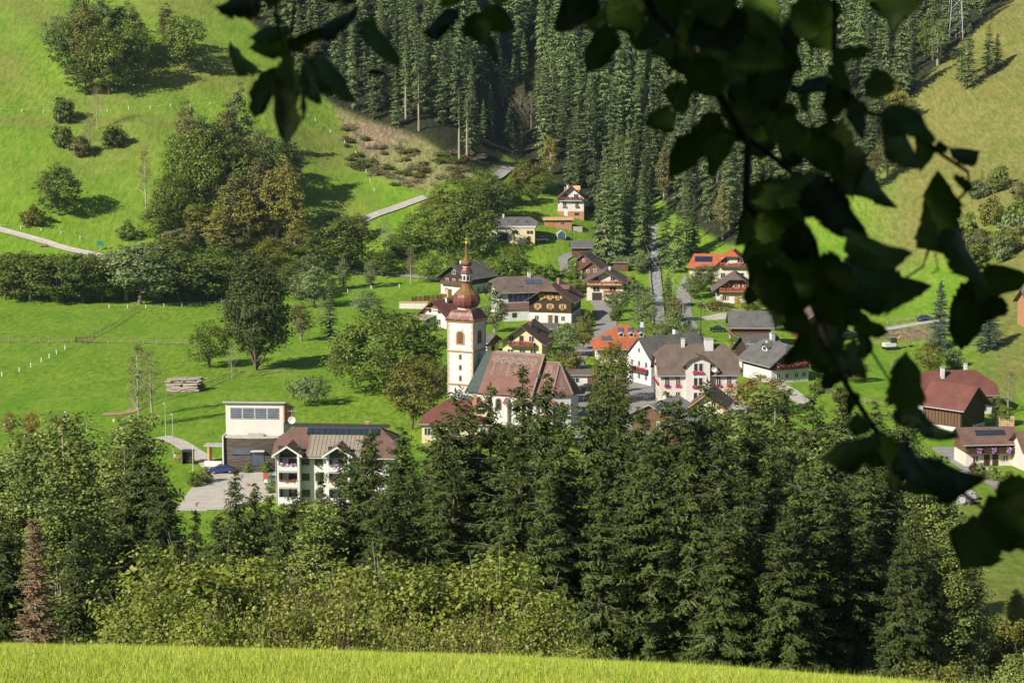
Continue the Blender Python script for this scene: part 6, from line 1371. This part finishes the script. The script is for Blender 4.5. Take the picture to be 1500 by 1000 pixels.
for i, (px, py, d) in enumerate([(18,622,142),(62,612,150),(100,640,132),(140,628,146),(178,622,152),(205,640,158),(30,690,122),(85,700,118),(178,660,140),(-20,640,130)]): ttop('poplar', px, py-28, d, 'glossy light green poplar in the mass at left', 'poplars at left', 1.25)
for i, (px, py, d, k) in enumerate([(1088,610,150,0),(1058,628,165,0),(1140,632,150,0),(1180,640,145,0),(1120,596,170,0),(1215,640,128,0),(1262,610,160,0),(1365,705,122,0),(1392,770,112,0),(1345,650,150,0),(470,740,120,0),(330,748,130,0),(425,744,152,0),(392,752,146,0),(360,746,150,0)]): ttop('poplar', px, py-(22 if px > 1000 else 0), d, ('light green broadleaf tree right of the dark stand' if px > 1330 else 'light broadleaf crown among the spruces at right' if px > 1000 else 'light broadleaf crown among the spruces at left'), 'broadleaf trees among the front spruces', 1.6)
HZ = [(262,800,56,1.15,0),(320,782,60,1.1,1),(222,850,52,1.0,2),(370,830,58,1.0,0),(430,832,57,1.0,3),(478,815,60,1.0,3),(520,806,62,1.1,1),(566,822,60,1.0,2),(640,830,60,1.0,0),(690,808,63,1.2,1),(740,818,62,1.1,2),(790,872,58,.9,0),(600,880,50,.9,3),(300,880,49,1.0,2),(700,890,52,1.0,3),(850,925,54,.8,1),(415,848,46,.9,3),(455,842,47,.9,3),(505,850,46,.9,3),(690,868,48,.9,3)]
for i, (px, py, d, wf, k) in enumerate(HZ): ttop('hazel' if k < 3 else 'hazel_sparse', px, py, d, ('leafy hazel bush behind the foreground grass, ' if k < 3 else 'thin-leaved hazel with bare upright stems, ')+('left' if px < 400 else 'centre left' if px < 600 else 'centre'), 'hazels behind the foreground grass', wf, var=k if k < 3 else 0, cat='bush')
for i, (px, py, d) in enumerate([(1330,990,66),(1372,965,80),(1410,975,95),(1490,930,118),(1520,950,100),(1440,905,160),(1395,905,140),(1500,862,185),(1460,985,88),(1470,900,135),(1425,930,120),(1505,905,150)]): ttop('scrub', px, py, d, 'pale scrub bush on the lower right slope', 'scrub on the lower right slope', cat='bush')
ttop('hazel',1420,838,190,'bright green bush at the edge of the lower right meadow',cat='bush'); ttop('poplar',1490,858,175,'grey-green tree at the lower right edge',wf=1.6)

# ------------------------------------------------------------------ foreground grass
gr = np.random.default_rng(3); n = 400000
gy_ = gr.uniform(11.5, 25.5, n); gx_ = gr.uniform(-1, 1, n)*(gy_*.285+.6); tuft = .5+.5*np.sin(gx_*5+2*np.sin(gy_*3))*np.sin(gy_*4.2+gx_*2)
P = np.stack([gx_, gy_, hgt(gx_, gy_)-.01], -1); l = gr.uniform(.025,.07,n)*(1+.45*tuft)*np.where(gr.random(n) < .035, 1.9, 1); az = gr.uniform(0,6.28,n); ln_ = gr.uniform(.05,.55,n)
D = unit(np.stack([np.cos(az)*ln_, np.sin(az)*ln_, np.ones(n)], -1)); a2 = gr.uniform(0,6.28,n); N = unit(np.stack([np.cos(a2), np.sin(a2), .3*np.ones(n)], -1))
S = unit(np.cross(D, N)); w_ = gr.uniform(.0016,.0034,n)[:,None]
V = np.stack([P-S*w_, P+S*w_, P+D*l[:,None]], 1).reshape(-1,3)
o = link('grass', np_mesh('grass', V, np.arange(3*n).reshape(n,3), M['lf_grass'])); tag(o, 'sunlit short grass of the meadow in the foreground', 'grass', kind='stuff')
# ------------------------------------------------------------------ the tree over the viewpoint: shaded leaves hanging into view
HT = tag(empty('hazel_tree', (-2.6, -3.2, H(-2.6, -3.2))), 'shaded tree whose dark leafy twigs hang into the top and right of the view', 'tree')
HB = HT.location.copy()
def nearpt(px, py, d): a, s = ray(px, py); return Vector((a*d, d, CAM_Z+s*d))
lr = np.random.default_rng(21)
def leafmesh(seed, curl, fold):
    """a broad toothed leaf, base at the origin, tip at y=1, about .86 wide"""
    k = np.random.default_rng(seed); n = 26; lob = k.uniform(3, 6, 2); lp_ = k.uniform(0, 6.28, 2); la = k.uniform(.05, .13, 2); mb = MB(); L_ = []; Rr = []
    for i in range(n+1):
        t_ = i/n; sv = (t_-.42)/.58 if t_ > .42 else (t_-.42)/.42; w_ = .46*(max(0, 1-abs(sv)**(1.75 if t_ > .42 else 3.0)))**(.82 if t_ > .42 else .6)*(1+.09*math.sin(7*t_+seed*1.7))
        w_ = max(w_, 0)+(.030 if i % 2 else -.020)*(1 if 0 < i < n else 0)+k.normal(0,.016)
        for si, (sgn, arr) in enumerate(((-1, L_), (1, Rr))): arr.append((sgn*max(w_*(1+k.normal(0,.04)+la[si]*math.sin(2*lob[si]*t_+lp_[si])), .002), t_-.06*(1 if i % 2 else 0), 0))
    mid = [(0, i/n, 0) for i in range(n+1)]
    def bend(p_):
        x, y, z = p_; z = fold*abs(x)-curl*y*y*.5+.10*math.sin(9*y+3*x+seed)*abs(x)+.035*math.sin(14*x+4*y); return (x*(1-.1*fold), y*(1-.12*abs(curl)*y), z)
    V = [bend(p_) for p_ in L_]+[bend(p_) for p_ in mid]+[bend(p_) for p_ in Rr]; m = n+1
    H1 = [bend(((a_[0])*.5, a_[1]*.5+b_[1]*.5, 0)) for a_, b_ in zip(L_, mid)]; H2 = [bend(((a_[0])*.5, a_[1]*.5+b_[1]*.5, 0)) for a_, b_ in zip(Rr, mid)]
    V = [bend(p_) for p_ in L_]+H1+[bend(p_) for p_ in mid]+H2+[bend(p_) for p_ in Rr]
    q_ = [(c*m+i, c*m+i+1, (c+1)*m+i+1, (c+1)*m+i) for c in range(4) for i in range(n)]
    me = np_mesh('leaf', np.array(V), np.array(q_), M['lf_near'], True); return me
LM = [leafmesh(i, c_, f_) for i, (c_, f_) in enumerate(((.15,.12),(.35,.25),(-.2,.18),(.6,.15),(.1,.35),(.25,.05),(.4,.2),(-.3,.1),(.5,.12),(.2,-.15),(.3,.28),(.1,.1)))]
def leaf(bx, by, tx, ty, w_, d=None, tilt=None):
    k9 = .93; bx, tx, by, ty, w_ = bx, bx+(tx-bx)*k9, by, by+(ty-by)*k9, w_*k9
    d = d or lr.uniform(2.15, 2.75); P = nearpt(bx, by, d); d2 = d*(1+lr.uniform(-.012,.012)); Q = nearpt(tx, ty, d2); y = Q-P; L_ = y.length; y.normalize()
    view = (P+Q)/2-Vector((0,0,CAM_Z)); view.normalize(); wr = .82*w_/math.hypot(tx-bx, ty-by); ratio = wr/.86
    x = y.cross(view).normalized(); z0 = x.cross(y)
    sx = max(.75, min(1.25, ratio)) if ratio > .55 else 1.0; ang = 0 if ratio > .75 else min(1.15, math.acos(max(.05, min(1, ratio/sx))))*(1 if lr.random() < .5 else -1)
    xx = x*math.cos(ang)+z0*math.sin(ang); zz = xx.cross(y)
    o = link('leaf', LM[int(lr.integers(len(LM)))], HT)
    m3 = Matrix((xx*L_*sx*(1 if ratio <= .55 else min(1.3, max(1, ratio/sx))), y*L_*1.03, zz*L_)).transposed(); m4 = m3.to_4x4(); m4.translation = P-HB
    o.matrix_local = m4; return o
LEAVES = [(377,105,331,60,15),(422,60,368,70,50),(387,112,374,180,42),(402,122,441,218,38),(426,82,434,164,30),(446,92,479,156,28),(460,80,520,158,50),(428,76,478,36,27),(468,44,537,16,23),(527,36,584,107,22),(540,106,567,112,10),(417,112,376,114,26),(388,-16,312,16,32),(402,-22,394,14,30),(470,-22,524,8,30),(400,22,424,34,10),(422,40,356,52,12),
 (440,150,452,150,20),(672,18,609,45,36),(688,22,716,68,46),(706,18,757,45,48),(712,52,723,99,19),(735,-22,730,9,30),(690,-20,640,6,26),
 (878,2,797,44,62),(892,38,866,114,54),(900,-8,948,58,74),(958,16,932,88,64),(985,60,1013,117,48),(1000,6,1084,84,90),(1084,14,998,88,84),(1030,56,1112,132,74),(990,120,1003,173,48),(989,172,940,181,48),(1064,186,962,248,74),(1062,196,1047,270,44),(1132,116,1048,208,84),(1128,160,1100,214,50),(1152,76,1098,164,88),(1132,116,1120,204,64),(1168,2,1232,78,70),(1182,-4,1160,68,50),(1098,-6,1152,74,64),(1098,24,1144,94,64),(1312,-66,1310,53,104),(1222,91,1283,67,28),(1304,110,1264,144,50),(1236,128,1210,177,48),(1222,94,1242,137,34),(1216,114,1150,141,24),(1180,138,1180,168,18),(1262,148,1248,212,38),(1298,158,1382,203,54),(1308,168,1337,258,28),(1340,188,1360,258,33),(1358,366,1380,243,82),(1400,333,1444,432,38),(1390,218,1436,226,18),(1360,221,1388,222,11),(1406,258,1411,288,18),(1200,186,1268,294,74),(1236,208,1296,326,44),(1190,266,1264,358,74),(1184,186,1146,254,60),(1178,192,1234,274,64),(1154,270,1080,366,94),(1182,262,1098,304,54),(1180,256,1234,348,56),(1154,326,1086,390,74),(1172,366,1138,494,98),(1134,376,1098,454,54),(1216,396,1244,466,64),(1226,392,1368,442,78),(1240,346,1334,388,54),(1250,480,1306,486,36),(1260,488,1272,534,29),(1236,478,1146,546,26),(1214,478,1226,564,48),(1330,598,1326,510,68),(1292,638,1200,686,56),(1296,640,1322,730,48),(1276,624,1233,620,36),(1322,594,1396,664,33),(1336,674,1442,723,31),(1324,708,1404,737,37),(1452,762,1403,842,94),(1440,742,1548,792,100),(1214,503,1242,568,48),(1432,408,1398,514,70),(1430,432,1516,398,54),(1472,440,1430,470,40),
 (940,-10,1020,40,70),(1040,-20,1060,50,70),(1070,60,1150,110,70),(960,10,900,30,60),(1010,90,1060,140,60),(1120,60,1180,110,60),(1060,120,1090,190,60),(1140,180,1200,230,60),(1100,150,1150,215,70),(1130,270,1190,330,64),(1120,310,1170,370,70),(1160,330,1200,400,60),(1110,400,1170,460,64),(1150,430,1190,500,54),(1200,380,1260,430,60),(1250,360,1300,420,60),(1195,420,1240,500,54),(1230,440,1275,490,44),(1200,280,1250,340,60),(1260,380,1330,440,54),(1190,500,1222,545,36),(1225,540,1205,575,30),(1246,500,1252,560,30),(1020,20,1000,80,54),(1110,90,1070,150,60),(1300,640,1275,690,34),(1318,660,1350,720,36),(1255,575,1240,610,22),(1500,700,1455,760,50),(1500,780,1450,800,54)]
def fillers():
    """more leaves of the dense bough: most of the dark mass is several leaves deep"""
    for (cx, cy_, sx, sy, n_) in ((1000,40,70,40,9),(1090,90,60,50,10),(1110,170,50,40,5),(1150,370,35,40,2),(900,10,40,16,3),(1180,30,40,26,3)):
        for _ in range(n_):
            x, y, a_ = cx+lr.uniform(-1,1)*sx, cy_+lr.uniform(-1,1)*sy, lr.uniform(0,6.28); L_ = lr.uniform(45,75)
            leaf(x-math.cos(a_)*L_*.5, y-math.sin(a_)*L_*.5, x+math.cos(a_)*L_*.5, y+abs(math.sin(a_))*L_*.5, L_*lr.uniform(.6,.9), d=lr.uniform(2.5,3.0))
for l_ in LEAVES: leaf(*l_)
fillers()
def twig(pts, r0, r1, d=2.45):
    P = [nearpt(x, y, d+.05*math.sin(i*1.7))-HB for i, (x, y) in enumerate(pts)]; n_ = len(P)
    MB().tube(P, [r0+(r1-r0)*i/(n_-1) for i in range(n_)], 6).build('twig', M['twig_dark'], HT, True)
twig([(925,-40),(960,20),(1000,62),(1040,112),(1065,162),(1096,212),(1092,300),(1130,342),(1170,396),(1200,470),(1214,520),(1250,580),(1290,640),(1330,678)], .007, .003)
twig([(1222,-40),(1223,40),(1222,92),(1240,140),(1270,165),(1302,172),(1345,198),(1385,230),(1418,252),(1420,276),(1404,292)], .004, .0018)
twig([(1098,206),(1135,232),(1170,262),(1210,300),(1250,332),(1240,396),(1215,480)], .004, .0025)
twig([(437,-40),(430,20),(425,60),(423,120),(416,150)], .0028, .0012); twig([(402,-40),(405,30),(415,72)], .002, .001); twig([(470,80),(430,74)], .001, .001)
twig([(672,-40),(672,30)], .0016, .001); twig([(684,-40),(690,26)], .0016, .001); twig([(716,-40),(735,24)], .0016, .001)
twig([(1330,676),(1380,700),(1440,744),(1500,770)], .003, .0015); twig([(1360,366),(1352,390),(1300,425)], .002, .001); twig([(1370,372),(1374,395),(1366,400)], .0014, .001); twig([(1408,335),(1370,362)], .002, .0014); twig([(1422,268),(1440,262),(1438,250)], .0012, .0008); twig([(1418,280),(1434,276),(1440,270)], .0012, .0008); twig([(990,60),(992,125),(990,172)], .002, .0012); twig([(1312,-60),(1330,-120)], .003, .003)
twig([(1255,480),(1330,600)], .0018, .001); twig([(1098,210),(1062,200)], .002, .0012)
# trunk, boughs and the crown above and behind the viewpoint (it shades the hanging leaves)
tk = MB().tube([(0,0,-.6),(.1,.1,1.2),(.3,.3,2.6),(.7,.7,4.2)],[.17,.13,.11,.06],9).build('trunk', M['bark'], HT, True)
def bough(pts, r0): 
    n_ = len(pts); MB().tube([Vector(q_)-HB for q_ in pts], [r0*(1-.75*i/(n_-1)) for i in range(n_)], 7).build('bough', M['bark'], HT, True)
z_ = HB.z
bough([(HB.x+.2,HB.y+.2,z_+2.0),(-1.4,-1.4,z_+3.4),(-.3,.4,CAM_Z+1.6),tuple(nearpt(925,-40,2.45))], .06)
bough([(HB.x+.2,HB.y+.2,z_+2.2),(-1.0,-1.6,z_+3.6),(.6,.2,CAM_Z+1.9),tuple(nearpt(1222,-40,2.45))], .06)
bough([(HB.x+.2,HB.y+.2,z_+1.8),(-1.8,-1.2,z_+3.0),(-.6,.7,CAM_Z+1.2),tuple(nearpt(437,-40,2.45))], .045)
bough([(HB.x+.2,HB.y+.2,z_+2.3),(-.8,-2.0,z_+3.6),(1.2,-.4,CAM_Z+1.6),(2.4,1.4,CAM_Z+.9)], .05)
cr_ = np.random.default_rng(8); cl = []
NCL = 950; CC = np.array([-2.6,-2.9,CAM_Z+2.4]); CR = np.array([6.0,5.4,4.0])
while len(cl) < NCL:
    q_ = CC+cr_.uniform(-1,1,3)*CR
    if np.linalg.norm((q_-CC)/CR) > 1: continue
    if q_[1] > -.35 and abs(q_[0]) < .32*max(q_[1],0)+.75 and q_[2] < CAM_Z+.12*max(q_[1],0)+.55: continue      # keeps the viewpoint itself free
    if q_[1] > 0 and q_[2] < CAM_Z+.3+.08*q_[1] and abs(q_[0]) < .34*q_[1]+.6: continue
    cl.append(q_)
cl = np.array(cl); n = NCL*40; ci = np.repeat(np.arange(NCL),40); P = cl[ci]+cr_.normal(0,.22,(n,3)); N = unit(cr_.normal(0,1,(n,3))+[0,0,.6]); D = unit(np.cross(N,cr_.normal(0,1,(n,3)))); l = cr_.uniform(.10,.17,n)
ok = ~((P[:,1] > -.2) & (abs(P[:,0]) < .31*P[:,1]+.35) & (P[:,2] < CAM_Z+.05*P[:,1]+.35))
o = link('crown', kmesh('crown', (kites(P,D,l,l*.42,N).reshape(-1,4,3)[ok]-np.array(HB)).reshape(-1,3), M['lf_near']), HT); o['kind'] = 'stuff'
# ------------------------------------------------------------------ the air of the valley
hm = bpy.data.materials.new('haze'); hm.use_nodes = True; t = hm.node_tree
for n_ in list(t.nodes):
    if n_.type == 'BSDF_PRINCIPLED': t.nodes.remove(n_)
pv = t.nodes.new('ShaderNodeVolumePrincipled'); pv.inputs['Color'].default_value = (.62, .80, 1.0, 1); pv.inputs['Density'].default_value = 0.00003
t.links.new(pv.outputs[0], t.nodes['Material Output'].inputs['Volume'])
hz = MB().box(-1200, 1200, -70, 1520, -6, 420).build('haze', hm); tag(hz, 'thin bluish morning haze filling the valley', 'haze', kind='stuff')
# ------------------------------------------------------------------ labels: alike neighbours are told apart by counting from the left
bpy.context.view_layer.update()
ORD = ['first','second','third','fourth','fifth','sixth','seventh','eighth','ninth','tenth','eleventh','twelfth','thirteenth','fourteenth','fifteenth','sixteenth','seventeenth','eighteenth','nineteenth','twentieth']
byl = {}
for o in SC.objects:
    if o.parent is None and 'label' in o and 'category' in o and o.get('kind') is None: byl.setdefault(o['label'], []).append(o)
for lb, os_ in byl.items():
    if 2 <= len(os_) <= 20 and len(lb.split()) <= 12:
        os_.sort(key=lambda o: o.location.x/max(o.location.y, 1))
        for i, o in enumerate(os_): o['label'] = lb+', '+ORD[i]+' from left'

print('TRIS', sum(len(m.loops)-2*len(m.polygons) for m in bpy.data.meshes if m.users), 'leaves', sum(1 for o in HT.children if o.name.startswith('leaf')))
